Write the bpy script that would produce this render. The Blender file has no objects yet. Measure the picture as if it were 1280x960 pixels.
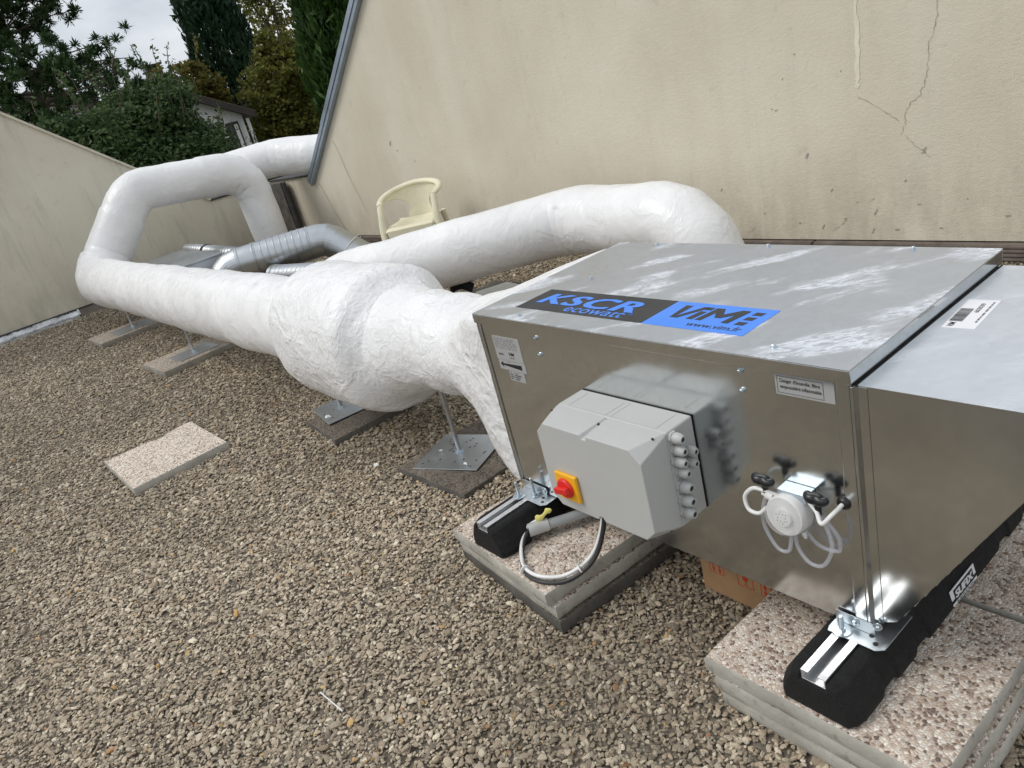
import bpy, bmesh, math, random
import numpy as np
from mathutils import Vector, Matrix, Euler, noise

SC = bpy.context.scene
COL = SC.collection
random.seed(7)
RNG = np.random.default_rng(7)
R = math.radians

# ------------------------------------------------------------------ camera
cam_d = bpy.data.cameras.new('camera')
cam = bpy.data.objects.new('camera', cam_d)
COL.objects.link(cam)
right = Vector((0.6135, 0.7509, -0.2443)).normalized()
fwd = Vector((-0.7731, 0.5086, -0.3790)).normalized()
right = (right - fwd * right.dot(fwd)).normalized()
up = right.cross(fwd).normalized()
mw = Matrix((right, up, -fwd)).transposed().to_4x4()
mw.translation = Vector((1.680, -1.038, 1.361))
cam.matrix_world = mw
cam_d.sensor_fit = 'HORIZONTAL'
cam_d.sensor_width = 36.0
cam_d.lens = 923.9 / 1280 * 36.0
cam_d.clip_start = 0.02
cam_d.clip_end = 3000
SC.camera = cam

# ------------------------------------------------------------------ sky, sun, exposure
SUN_DIR = Vector((-0.50, -0.72, 1.10)).normalized()      # towards the sun
elev = math.asin(SUN_DIR.z)
azim = math.atan2(SUN_DIR.x, SUN_DIR.y)
world = bpy.data.worlds.new('World'); SC.world = world; world.use_nodes = True
nt = world.node_tree
for n in list(nt.nodes): nt.nodes.remove(n)
N = nt.nodes.new; L = nt.links.new
wo = N('ShaderNodeOutputWorld'); bg = N('ShaderNodeBackground'); bg.inputs['Strength'].default_value = 0.10
sky = N('ShaderNodeTexSky'); sky.sky_type = 'NISHITA'; sky.sun_disc = False
sky.sun_elevation = elev; sky.sun_rotation = azim
tc = N('ShaderNodeTexCoord'); mp = N('ShaderNodeMapping'); mp.inputs['Scale'].default_value = (3.0, 3.0, 7.5)
mp.inputs['Location'].default_value = (0.4, 1.3, 0.2)
nz = N('ShaderNodeTexNoise'); nz.inputs['Scale'].default_value = 1.15; nz.inputs['Detail'].default_value = 5; nz.inputs['Roughness'].default_value = .52
cr = N('ShaderNodeValToRGB')
cr.color_ramp.elements[0].position = .36; cr.color_ramp.elements[0].color = (5.0, 5.4, 6.0, 1)
cr.color_ramp.elements[1].position = .62; cr.color_ramp.elements[1].color = (8.5, 8.7, 8.8, 1)
mx = N('ShaderNodeMix'); mx.data_type = 'RGBA'; mx.inputs['Factor'].default_value = .93
L(tc.outputs['Generated'], mp.inputs['Vector']); L(mp.outputs['Vector'], nz.inputs['Vector']); L(nz.outputs['Fac'], cr.inputs['Fac'])
L(sky.outputs['Color'], mx.inputs['A']); L(cr.outputs['Color'], mx.inputs['B'])
L(mx.outputs['Result'], bg.inputs['Color']); L(bg.outputs['Background'], wo.inputs['Surface'])
sun_d = bpy.data.lights.new('sun', 'SUN'); sun_d.energy = 1.35; sun_d.angle = R(28); sun_d.color = (1, .965, .92)
sun = bpy.data.objects.new('sun', sun_d); COL.objects.link(sun)
sun.rotation_euler = SUN_DIR.to_track_quat('Z', 'Y').to_euler(); sun.location = SUN_DIR * 20
vs = SC.view_settings
vs.view_transform = 'Standard'; vs.look = 'None'; vs.gamma = 1; vs.exposure = 0.20; vs.use_curve_mapping = False

# ------------------------------------------------------------------ materials
def mat(name):
    m = bpy.data.materials.new(name); m.use_nodes = True
    return m, m.node_tree, m.node_tree.nodes['Principled BSDF']
def nd(t, typ, **kw):
    n = t.nodes.new(typ)
    for k, v in kw.items():
        if k in n.inputs: n.inputs[k].default_value = v
        else: setattr(n, k, v)
    return n
def ramp(t, src, stops):
    r = t.nodes.new('ShaderNodeValToRGB')
    while len(r.color_ramp.elements) < len(stops): r.color_ramp.elements.new(.5)
    for e, (p, c) in zip(r.color_ramp.elements, stops):
        e.position = p; e.color = (c if len(c) == 4 else (*c, 1)) if isinstance(c, tuple) else (c, c, c, 1)
    t.links.new(src, r.inputs['Fac'])
    return r.outputs['Color']
def mixc(t, f, a, b, mode='MIX'):
    m = t.nodes.new('ShaderNodeMix'); m.data_type = 'RGBA'; m.blend_type = mode
    for s, v in (('Factor', f), ('A', a), ('B', b)):
        i = [x for x in m.inputs if x.name == s and x.enabled][0]
        if isinstance(v, bpy.types.NodeSocket): t.links.new(v, i)
        else: i.default_value = v if s == 'Factor' else (*v, 1)
    return [o for o in m.outputs if o.enabled][0]
def coords(t, scale=(1, 1, 1), rot=(0, 0, 0), kind='Object'):
    c = t.nodes.new('ShaderNodeTexCoord'); m = t.nodes.new('ShaderNodeMapping')
    m.inputs['Scale'].default_value = scale; m.inputs['Rotation'].default_value = rot
    t.links.new(c.outputs[kind], m.inputs['Vector'])
    return m.outputs['Vector']
def streak(t, rotz, scale):
    c = t.nodes.new('ShaderNodeTexCoord'); a = t.nodes.new('ShaderNodeMapping'); b = t.nodes.new('ShaderNodeMapping')
    a.inputs['Rotation'].default_value = (0, 0, -rotz); b.inputs['Scale'].default_value = scale
    t.links.new(c.outputs['Object'], a.inputs['Vector']); t.links.new(a.outputs['Vector'], b.inputs['Vector'])
    return b.outputs['Vector']
def noi(t, vec, scale, detail=4, rough=.55, dist=0):
    n = nd(t, 'ShaderNodeTexNoise', Scale=scale, Detail=detail, Roughness=rough, Distortion=dist)
    t.links.new(vec, n.inputs['Vector']); return n.outputs['Fac']
def bump(t, b, h, strength, dist=.01, prev=None):
    n = nd(t, 'ShaderNodeBump', Strength=strength, Distance=dist)
    t.links.new(h, n.inputs['Height'])
    if prev: t.links.new(prev, n.inputs['Normal'])
    t.links.new(n.outputs['Normal'], b.inputs['Normal'])
    return n.outputs['Normal']
def simple(name, col, rough=.5, metal=0, var=.15, scale=30, bstr=.1, bdist=.002):
    m, t, b = mat(name)
    v = coords(t)
    f = noi(t, v, scale)
    lo = tuple(max(0, c * (1 - var)) for c in col); hi = tuple(min(1, c * (1 + var)) for c in col)
    t.links.new(ramp(t, f, [(.3, lo), (.7, hi)]), b.inputs['Base Color'])
    b.inputs['Roughness'].default_value = rough; b.inputs['Metallic'].default_value = metal
    t.links.new(ramp(t, noi(t, v, scale * .6), [(.3, max(.03, rough - .07)), (.7, min(1, rough + .07))]), b.inputs['Roughness'])
    if bstr: bump(t, b, noi(t, v, scale * 3), bstr, bdist)
    return m

MT = {}
# galvanised sheet (sides of the unit: fairly mirror-like)
def galvanised(name, r0, r1, bloom=0, base=(.50, .505, .50), spangle=55, bstr=.10):
    m, t, b = mat(name)
    v = coords(t)
    vo = nd(t, 'ShaderNodeTexVoronoi', Scale=spangle); t.links.new(v, vo.inputs['Vector'])
    n1 = noi(t, v, 5, 5)
    col = mixc(t, ramp(t, vo.outputs['Color'], [(0, 0.0), (1, .5)]), tuple(c * .90 for c in base), tuple(min(1, c * 1.08) for c in base))
    col = mixc(t, ramp(t, n1, [(.35, 0.0), (.7, .35)]), col, tuple(c * .86 for c in base))
    rgh = ramp(t, noi(t, v, 9, 4), [(.3, r0), (.7, r1)])
    b.inputs['Metallic'].default_value = 1.0
    if bloom:
        # white zinc bloom in diagonal smears
        v2 = streak(t, R(52), (2.4, 6.5, 1))
        a = noi(t, v2, 1.5, 3, .5, .3)
        c = noi(t, streak(t, R(46), (8, 24, 9)), 3.2, 8, .78, 1.6)
        mul = nd(t, 'ShaderNodeMath', operation='MULTIPLY')
        t.links.new(ramp(t, a, [(.51, 0.0), (.60, 1.0)]), mul.inputs[0]); t.links.new(ramp(t, c, [(.43, 0.05), (.56, 1.0)]), mul.inputs[1])
        sc = nd(t, 'ShaderNodeMath', operation='MULTIPLY'); sc.inputs[1].default_value = bloom
        t.links.new(mul.outputs[0], sc.inputs[0])
        col = mixc(t, sc.outputs[0], col, (.84, .87, .92))
        rgh = mixc(t, sc.outputs[0], rgh, (.62, .62, .62))
        me = nd(t, 'ShaderNodeMath', operation='MULTIPLY_ADD'); me.inputs[1].default_value = -.75; me.inputs[2].default_value = 1.0
        t.links.new(sc.outputs[0], me.inputs[0]); t.links.new(me.outputs[0], b.inputs['Metallic'])
    t.links.new(col, b.inputs['Base Color']); t.links.new(rgh, b.inputs['Roughness'])
    bump(t, b, noi(t, v, 3.2, 2), bstr, .02)
    return m
MT['zinc_side'] = galvanised('galvanised_side', .12, .21, base=(.66, .685, .69), bstr=.05)
MT['zinc_top'] = galvanised('galvanised_top', .26, .40, bloom=.9, base=(.62, .63, .64))
MT['zinc_hood'] = galvanised('galvanised_hood', .28, .38, bloom=.35, base=(.77, .80, .84))
MT['zinc_duct'] = galvanised('galvanised_duct', .32, .46, base=(.60, .63, .66), spangle=20)
MT['zinc_plate'] = galvanised('galvanised_plate', .38, .5, base=(.56, .60, .63), spangle=40)
MT['bolt'] = simple('zinc_bolt', (.56, .63, .68), .34, 1, .1, 80, .05)
MT['alu'] = simple('aluminium', (.78, .79, .80), .38, 1, .06, 60, .08)
MT['steel_rod'] = simple('steel_rod', (.48, .50, .52), .4, 1, .12, 60, .05)
MT['grey_plastic'] = simple('grey_plastic', (.50, .505, .49), .42, 0, .02, 12, .02)
MT['gland'] = simple('gland_plastic', (.47, .475, .465), .4, 0, .04, 30, .02)
MT['hole'] = simple('dark_hole', (.02, .02, .02), .7, 0, .1, 30, 0)
MT['yellow'] = simple('switch_yellow', (.90, .46, .02), .4, 0, .03, 20, .02)
MT['red'] = simple('switch_red', (.72, .025, .02), .35, 0, .04, 20, .02)
MT['rubber'] = simple('black_rubber', (.006, .006, .0065), .85, 0, .35, 90, .9, .004)
MT['black_plastic'] = simple('black_plastic', (.012, .012, .013), .35, 0, .2, 40, .05)
MT['white_plastic'] = simple('white_plastic', (.74, .74, .72), .38, 0, .03, 20, .03)
MT['white_tube'] = simple('white_tube', (.80, .80, .78), .35, 0, .02, 20, 0)
MT['print_black'] = simple('print_black', (.012, .012, .014), .6, 0, .1, 20, 0)
MT['print_grey'] = simple('print_grey', (.16, .16, .165), .6, 0, .1, 20, 0)
MT['sticker_dark'] = simple('sticker_dark', (.030, .029, .028), .55, 0, .12, 8, .02)
MT['sticker_blue'] = simple('sticker_blue', (.06, .25, .86), .42, 0, .03, 8, .02)
MT['sticker_white'] = simple('sticker_white', (.80, .80, .82), .45, 0, .03, 8, .02)
MT['sticker_silver'] = simple('sticker_silver', (.40, .40, .40), .40, 0, .04, 8, .02)
MT['chair'] = simple('cream_plastic', (.78, .74, .55), .5, 0, .07, 9, .05)
MT['yellow_tag'] = simple('yellow_tag', (.78, .70, .20), .6, 0, .1, 30, .1)
MT['black_cable'] = simple('black_cable', (.03, .03, .03), .45, 0, .1, 30, 0)
MT['conduit'] = simple('conduit_grey', (.36, .37, .37), .45, 0, .05, 30, .02)
MT['carton'] = simple('cardboard', (.40, .24, .12), .85, 0, .1, 22, .15)
MT['carton_red'] = simple('carton_red', (.55, .05, .02), .8, 0, .1, 30, 0)
MT['scrap'] = simple('white_scrap', (.85, .85, .84), .5, 0, .05, 30, .1)
MT['coping'] = simple('zinc_coping', (.34, .40, .47), .42, .8, .15, 6, .1)
MT['coping_cream'] = simple('coping_cream', (.62, .57, .46), .8, 0, .12, 9, .2)
MT['dark_flash'] = simple('dark_flashing', (.05, .05, .052), .6, 0, .4, 12, .4, .01)
MT['foil'] = simple('foil_membrane', (.56, .57, .58), .32, .75, .3, 11, .8, .012)
def transparent_hose():
    m, t, b = mat('clear_hose')
    b.inputs['Base Color'].default_value = (.72, .74, .82, 1); b.inputs['Roughness'].default_value = .12
    b.inputs['Alpha'].default_value = .26; b.inputs['IOR'].default_value = 1.45
    return m
MT['hose'] = transparent_hose()
def clear_plastic():
    m, t, b = mat('clear_cap')
    b.inputs['Base Color'].default_value = (.8, .8, .8, 1); b.inputs['Roughness'].default_value = .12; b.inputs['Alpha'].default_value = .22
    return m
MT['clear'] = clear_plastic()

# white wrapped insulation
def wrap(name, k):
    m, t, b = mat(name)
    v = coords(t)
    f = noi(t, v, 3.2, 4)
    col = ramp(t, f, [(.3, (.80, .80, .80)), (.7, (.90, .90, .90))])
    g = noi(t, coords(t, scale=(1, 1, 1)), 28, 5, .6, .8)
    col = mixc(t, ramp(t, g, [(.57, 0.0), (.75, .22)]), col, (.60, .59, .57))
    t.links.new(col, b.inputs['Base Color'])
    t.links.new(ramp(t, noi(t, v, 16, 4), [(.35, .26), (.7, .50)]), b.inputs['Roughness'])
    b.inputs['Specular IOR Level'].default_value = .45
    # crinkled tape: ridges from folded noise at two sizes
    def ridge(scale, dist, det=3):
        n = noi(t, v, scale, det, .5, dist)
        s = nd(t, 'ShaderNodeMath', operation='SUBTRACT'); s.inputs[1].default_value = .5; t.links.new(n, s.inputs[0])
        a = nd(t, 'ShaderNodeMath', operation='ABSOLUTE'); t.links.new(s.outputs[0], a.inputs[0])
        return ramp(t, a.outputs[0], [(0.0, 1.0), (.10, 0.0)])
    n0 = bump(t, b, noi(t, coords(t, scale=(16, 3, 3)), 1.6, 4, .6), .22 * k, .02)
    n1 = bump(t, b, noi(t, v, 6, 4, .6), .14 * k, .03, n0)
    n2 = bump(t, b, ridge(5.5, .7, 3), .30 * k, .010, n1)
    if k > 1:     # fine creases only on the crumpled wrap near the unit
        n3 = bump(t, b, ridge(14, .5, 3), .24 * k, .006, n2)
        n4 = bump(t, b, ridge(34, .4, 2), .16 * k, .003, n3)
    return m
MT['wrap'] = wrap('white_wrap', .6)
MT['wrap_crinkled'] = wrap('white_wrap_crinkled', 1.2)

# rendered wall, cream
def render_wall(name, tilt):
    m, t, b = mat(name)
    v = coords(t)
    base = ramp(t, noi(t, v, .9, 5, .6), [(.32, (.63, .575, .455)), (.68, (.735, .685, .56))])
    streak = noi(t, coords(t, scale=(5.5, 5.5, .55)), 1.6, 6, .65, .3)
    col = mixc(t, ramp(t, streak, [(.52, 0.0), (.80, .40)]), base, (.55, .51, .43))
    spots = noi(t, v, 11, 6, .7)
    col = mixc(t, ramp(t, spots, [(.60, 0.0), (.72, .45)]), col, (.50, .465, .40))
    pale = noi(t, coords(t, scale=(1.6, 1.6, .4)), 1.1, 3, .5)
    col = mixc(t, ramp(t, pale, [(.55, 0.0), (.7, .3)]), col, (.77, .735, .63))
    # rain dirt low on the wall
    sx = nd(t, 'ShaderNodeSeparateXYZ'); t.links.new(coords(t), sx.inputs[0])
    low = nd(t, 'ShaderNodeMapRange'); t.links.new(sx.outputs['Z'], low.inputs['Value'])
    low.inputs['From Min'].default_value = .08; low.inputs['From Max'].default_value = .62; low.inputs['To Min'].default_value = 1; low.inputs['To Max'].default_value = 0
    ml = nd(t, 'ShaderNodeMath', operation='MULTIPLY'); t.links.new(low.outputs[0], ml.inputs[0])
    t.links.new(ramp(t, noi(t, coords(t, scale=(3, 3, 1)), 2.2, 6, .7), [(.38, 0.0), (.66, .75)]), ml.inputs[1])
    col = mixc(t, ml.outputs[0], col, (.42, .385, .315))
    if tilt:   # slanted dark runs
        sl = noi(t, coords(t, scale=(4, 7.5, 1.1), rot=(R(tilt), 0, 0)), 1.5, 5, .6, .2)
        col = mixc(t, ramp(t, sl, [(.52, 0.0), (.72, .5)]), col, (.45, .42, .355))
    t.links.new(col, b.inputs['Base Color']); b.inputs['Roughness'].default_value = .9
    n1 = bump(t, b, noi(t, coords(t, scale=(1, 1, 1.6)), 38, 6, .7), .26, .012)
    bump(t, b, noi(t, v, 160, 3), .35, .004, n1)
    return m
MT['wall'] = render_wall('cream_render', 0)
MT['wall_left'] = render_wall('cream_render_streaked', 12)
# upstand slabs below the render
MT['upstand'] = simple('upstand_panel', (.155, .128, .108), .8, 0, .25, 14, .4, .006)
MT['seam'] = simple('wall_seam', (.42, .37, .28), .9, 0, .3, 9, .2)
MT['crack'] = simple('crack_dark', (.32, .29, .24), .95, 0, .3, 40, 0)
MT['scuff'] = simple('scuff_dark', (.36, .33, .28), .95, 0, .3, 40, 0)
MT['repair'] = simple('pale_filler', (.77, .72, .595), .9, 0, .08, 14, .3)
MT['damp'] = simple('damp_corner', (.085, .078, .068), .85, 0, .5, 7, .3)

# gravel
def pebble():
    m, t, b = mat('pebble')
    a = nd(t, 'ShaderNodeAttribute', attribute_type='INSTANCER', attribute_name='col')
    f = noi(t, coords(t), 1.6, 4)
    c = mixc(t, ramp(t, f, [(.35, 0.0), (.8, .45)]), a.outputs['Color'], (.27, .235, .19))
    t.links.new(c, b.inputs['Base Color']); b.inputs['Roughness'].default_value = .78
    bump(t, b, noi(t, coords(t), 3.2, 4), .35, .12)
    return m
MT['pebble'] = pebble()
def gravel_base():
    m, t, b = mat('gravel_base')
    v = coords(t)
    vo = nd(t, 'ShaderNodeTexVoronoi', Scale=70); t.links.new(v, vo.inputs['Vector'])
    col = ramp(t, vo.outputs['Color'], [(0, (.08, .066, .05)), (.5, (.15, .127, .098)), (1, (.26, .225, .175))])
    col = mixc(t, ramp(t, noi(t, v, .8, 4), [(.35, 0.0), (.7, .5)]), col, (.17, .145, .112))
    t.links.new(col, b.inputs['Base Color']); b.inputs['Roughness'].default_value = .9
    inv = nd(t, 'ShaderNodeMath', operation='SUBTRACT'); inv.inputs[0].default_value = 1; t.links.new(vo.outputs['Distance'], inv.inputs[1])
    bump(t, b, inv.outputs[0], .9, .012)
    return m
MT['gravel_base'] = gravel_base()
# exposed aggregate slabs
def aggregate(name, mul=1.0, tint=(1, 1, 1), dirt=.3, scale=145):
    m, t, b = mat(name)
    v = coords(t)
    wn = nd(t, 'ShaderNodeTexNoise', Scale=scale * .9, Detail=2); t.links.new(v, wn.inputs['Vector'])
    vm = nd(t, 'ShaderNodeVectorMath', operation='MULTIPLY_ADD'); vm.inputs[1].default_value = (.0045,) * 3
    t.links.new(wn.outputs['Color'], vm.inputs[0]); t.links.new(v, vm.inputs[2]); v0 = v; v = vm.outputs[0]
    w = nd(t, 'ShaderNodeTexVoronoi', Scale=scale); t.links.new(v, w.inputs['Vector'])
    sx = nd(t, 'ShaderNodeSeparateColor'); t.links.new(w.outputs['Color'], sx.inputs[0])
    k = lambda c: tuple(min(1, x * mul * y) for x, y in zip(c, tint))
    stones = ramp(t, sx.outputs[0], [(0, k((.10, .07, .055))), (.14, k((.24, .16, .12))), (.26, k((.44, .35, .28))), (.55, k((.58, .49, .41))), (.8, k((.76, .71, .64))), (1, k((.46, .43, .40)))])
    edge = nd(t, 'ShaderNodeTexVoronoi', Scale=scale, feature='DISTANCE_TO_EDGE'); t.links.new(v, edge.inputs['Vector'])
    col = mixc(t, ramp(t, edge.outputs['Distance'], [(.02, .6), (.14, 0.0)]), stones, k((.40, .37, .33)))
    col = mixc(t, ramp(t, noi(t, v, 5, 5, .65), [(.45, 0.0), (.75, dirt)]), col, k((.20, .175, .145)))
    t.links.new(col, b.inputs['Base Color']); b.inputs['Roughness'].default_value = .8
    bump(t, b, ramp(t, edge.outputs['Distance'], [(0, 0.0), (.3, 1.0)]), .55, .004)
    return m
MT['agg'] = aggregate('exposed_aggregate', 1.28, (1, .97, .94))
MT['agg_pale'] = aggregate('exposed_aggregate_pale', 1.35, (1, .98, .95), .12)
MT['agg_dull'] = aggregate('exposed_aggregate_dull', .88, (1, .98, .94), .45)
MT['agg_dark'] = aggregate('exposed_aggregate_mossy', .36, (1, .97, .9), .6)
def concrete(name, c0, c1):
    m, t, b = mat(name)
    v = coords(t)
    col = ramp(t, noi(t, v, 7, 6, .65), [(.3, c0), (.7, c1)])
    col = mixc(t, ramp(t, noi(t, v, 60, 4), [(.58, 0.0), (.7, .6)]), col, tuple(x * .6 for x in c0))
    t.links.new(col, b.inputs['Base Color']); b.inputs['Roughness'].default_value = .88
    bump(t, b, noi(t, v, 70, 5), .5, .004)
    return m
MT['conc'] = concrete('slab_concrete', (.30, .285, .245), (.50, .48, .425))
MT['conc_dull'] = concrete('slab_concrete_dull', (.20, .185, .155), (.34, .315, .27))
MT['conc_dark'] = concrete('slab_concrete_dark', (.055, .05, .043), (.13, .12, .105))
# plants
def leafmat(name, c0, c1, trans=.25, rough=.55):
    m, t, b = mat(name)
    a = nd(t, 'ShaderNodeAttribute', attribute_name='leaf')
    col = ramp(t, a.outputs['Fac'], [(0, c0), (1, c1)])
    t.links.new(col, b.inputs['Base Color']); b.inputs['Roughness'].default_value = rough
    b.inputs['Specular IOR Level'].default_value = .3
    tr = t.nodes.new('ShaderNodeBsdfTranslucent'); t.links.new(col, tr.inputs['Color'])
    ms = t.nodes.new('ShaderNodeMixShader'); ms.inputs[0].default_value = trans
    t.links.new(b.outputs[0], ms.inputs[1]); t.links.new(tr.outputs[0], ms.inputs[2])
    t.links.new(ms.outputs[0], t.nodes['Material Output'].inputs['Surface'])
    return m
MT['leaf_shrub'] = leafmat('leaf_shrub', (.018, .048, .016), (.120, .180, .066), .32)
MT['leaf_pine'] = leafmat('leaf_pine', (.016, .044, .015), (.075, .130, .042), .18)
MT['leaf_cypress'] = leafmat('leaf_cypress', (.008, .026, .012), (.032, .070, .030), .12)
MT['leaf_cypress_b'] = leafmat('leaf_cypress_bright', (.014, .040, .008), (.065, .130, .024), .15)
MT['leaf_yellow'] = leafmat('leaf_yellowing', (.060, .075, .016), (.26, .22, .05), .35)
MT['leaf_olive'] = leafmat('leaf_olive', (.055, .080, .018), (.26, .24, .05), .4)
MT['bark'] = simple('bark', (.09, .07, .05), .9, 0, .35, 6, .6, .03)
MT['house_white'] = simple('house_render', (.82, .82, .82), .85, 0, .06, 2, .1)
MT['roof_tile'] = simple('roof_tile', (.17, .115, .085), .8, 0, .3, 5, .4, .02)
MT['dark_wood'] = simple('dark_wood', (.055, .043, .038), .7, 0, .2, 6, .2)
MT['brick'] = simple('chimney_brick', (.24, .165, .13), .85, 0, .25, 9, .3)
MT['glass'] = simple('window_glass', (.06, .07, .08), .08, 0, .2, 2, 0)
MT['street'] = simple('street_ground', (.07, .085, .045), .95, 0, .35, .6, .3, .05)

# ------------------------------------------------------------------ mesh helpers
class MB:
    def __init__(s): s.v = []; s.f = []; s.m = []
    def add(s, vs, fs, mi=0):
        o = len(s.v); s.v += [tuple(x) for x in vs]; s.f += [tuple(i + o for i in f) for f in fs]; s.m += [mi] * len(fs); return s
    def box(s, x0, x1, y0, y1, z0, z1, mi=0):
        v = [(x, y, z) for x in (x0, x1) for y in (y0, y1) for z in (z0, z1)]
        return s.add(v, [(0, 1, 3, 2), (4, 6, 7, 5), (0, 4, 5, 1), (2, 3, 7, 6), (0, 2, 6, 4), (1, 5, 7, 3)], mi)
    def prism(s, pts, a, b, axis='z', mi=0):
        n = len(pts)
        def P(p, h):
            return {'z': (p[0], p[1], h), 'y': (p[0], h, p[1]), 'x': (h, p[0], p[1])}[axis]
        v = [P(p, a) for p in pts] + [P(p, b) for p in pts]
        f = [tuple(range(n))[::-1], tuple(range(n, 2 * n))] + [(i, (i + 1) % n, n + (i + 1) % n, n + i) for i in range(n)]
        return s.add(v, f, mi)
    def sweep(s, path, rad, n=16, cap=True, mi=0, disp=None, sx=1.0):
        path = [Vector(p) for p in path]
        if not hasattr(rad, '__len__'): rad = [rad] * len(path)
        rings = ring_set(path, rad, n, disp, sx)
        o = len(s.v)
        for r in rings: s.v += r
        for i in range(len(path) - 1):
            for j in range(n):
                s.f.append((o + i * n + j, o + i * n + (j + 1) % n, o + (i + 1) * n + (j + 1) % n, o + (i + 1) * n + j)); s.m.append(mi)
        if cap:
            s.f.append(tuple(o + j for j in range(n))[::-1]); s.m.append(mi)
            s.f.append(tuple(o + (len(path) - 1) * n + j for j in range(n))); s.m.append(mi)
        return s
    def cyl(s, a, b, r, n=16, r2=None, mi=0):
        return s.sweep([a, b], [r, r if r2 is None else r2], n, True, mi)
    def lathe(s, origin, axis, prof, n=24, mi=0):
        """prof: (distance along axis, radius)"""
        o = Vector(origin); ax = Vector(axis).normalized()
        q = ax.to_track_quat('Z', 'Y').to_matrix(); ux = q @ Vector((1, 0, 0)); uy = q @ Vector((0, 1, 0))
        b0 = len(s.v)
        for d, r in prof:
            for j in range(n):
                a = 2 * math.pi * j / n
                s.v.append(tuple(o + ax * d + (ux * math.cos(a) + uy * math.sin(a)) * r))
        for i in range(len(prof) - 1):
            for j in range(n):
                s.f.append((b0 + i * n + j, b0 + i * n + (j + 1) % n, b0 + (i + 1) * n + (j + 1) % n, b0 + (i + 1) * n + j)); s.m.append(mi)
        s.f.append(tuple(b0 + j for j in range(n))[::-1]); s.m.append(mi)
        k = b0 + (len(prof) - 1) * n
        s.f.append(tuple(k + j for j in range(n))); s.m.append(mi)
        return s
    def mesh(s, name, smooth=None):
        me = bpy.data.meshes.new(name); me.from_pydata(s.v, [], s.f); 
        me.polygons.foreach_set('material_index', s.m)
        me.update()
        bm = bmesh.new(); bm.from_mesh(me); bmesh.ops.recalc_face_normals(bm, faces=bm.faces); bm.to_mesh(me); bm.free()
        if smooth is not None:
            me.shade_smooth(); me.set_sharp_from_angle(angle=R(smooth))
        return me
def frames(path):
    T = []
    for i in range(len(path)):
        a = path[max(0, i - 1)]; b = path[min(len(path) - 1, i + 1)]
        T.append((b - a).normalized())
    ref = Vector((0, 0, 1)) if abs(T[0].z) < .9 else Vector((1, 0, 0))
    u = (ref - T[0] * ref.dot(T[0])).normalized()
    out = []
    for i, t in enumerate(T):
        if i: 
            q = T[i - 1].rotation_difference(t); u = q @ u; u = (u - t * u.dot(t)).normalized()
        out.append((u.copy(), t.cross(u)))
    return out
def ring_set(path, rad, n, disp=None, sx=1.0):
    out = []
    for (p, r, (u, w)) in zip(path, rad, frames(path)):
        ring = []
        for j in range(n):
            a = 2 * math.pi * j / n
            d = u * math.cos(a) + w * (math.sin(a) * sx)
            q = p + d * r
            if disp: q = q + d * disp(q)
            ring.append(tuple(q))
        out.append(ring)
    return out
def obj(name, me, mats, parent=None, bevel=0, seg=2):
    if isinstance(me, MB): me = me.mesh(name)
    o = bpy.data.objects.new(name, me); COL.objects.link(o)
    for m in (mats if isinstance(mats, (list, tuple)) else [mats]):
        me.materials.append(MT[m] if isinstance(m, str) else m)
    if parent is not None:
        o.parent = parent
        # parts are modelled in world space: cancel every ancestor's offset
        o.matrix_parent_inverse = Matrix.Translation(-parent.location) if parent.parent is None else Matrix()
    if bevel:
        b = o.modifiers.new('bevel', 'BEVEL'); b.width = bevel; b.segments = seg; b.limit_method = 'ANGLE'; b.angle_limit = R(30)
    return o
def single(name, me, mats, label, cat, group=None, bevel=0):
    # a thing that is one mesh, its origin moved to the middle of its base
    if isinstance(me, MB): me = me.mesh(name)
    co = np.zeros(len(me.vertices) * 3); me.vertices.foreach_get('co', co); co = co.reshape(-1, 3)
    mn = co.min(0); mxv = co.max(0); base = np.array([(mn[0] + mxv[0]) / 2, (mn[1] + mxv[1]) / 2, mn[2]])
    me.vertices.foreach_set('co', (co - base).ravel()); me.update()
    o = obj(name, me, mats, None, bevel); o.location = base
    return tag(o, label, cat, group)
def tag(o, label, cat, group=None, kind=None):
    o['label'] = label; o['category'] = cat
    if group: o['group'] = group
    o['kind'] = kind or 'thing'
    return o
def thing(name, label, cat, loc, group=None):
    o = bpy.data.objects.new(name, None); COL.objects.link(o); o.location = loc; o.empty_display_size = .1
    return tag(o, label, cat, group)
def structure(o, label):
    o['kind'] = 'structure'; o['label'] = label; return o
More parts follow.
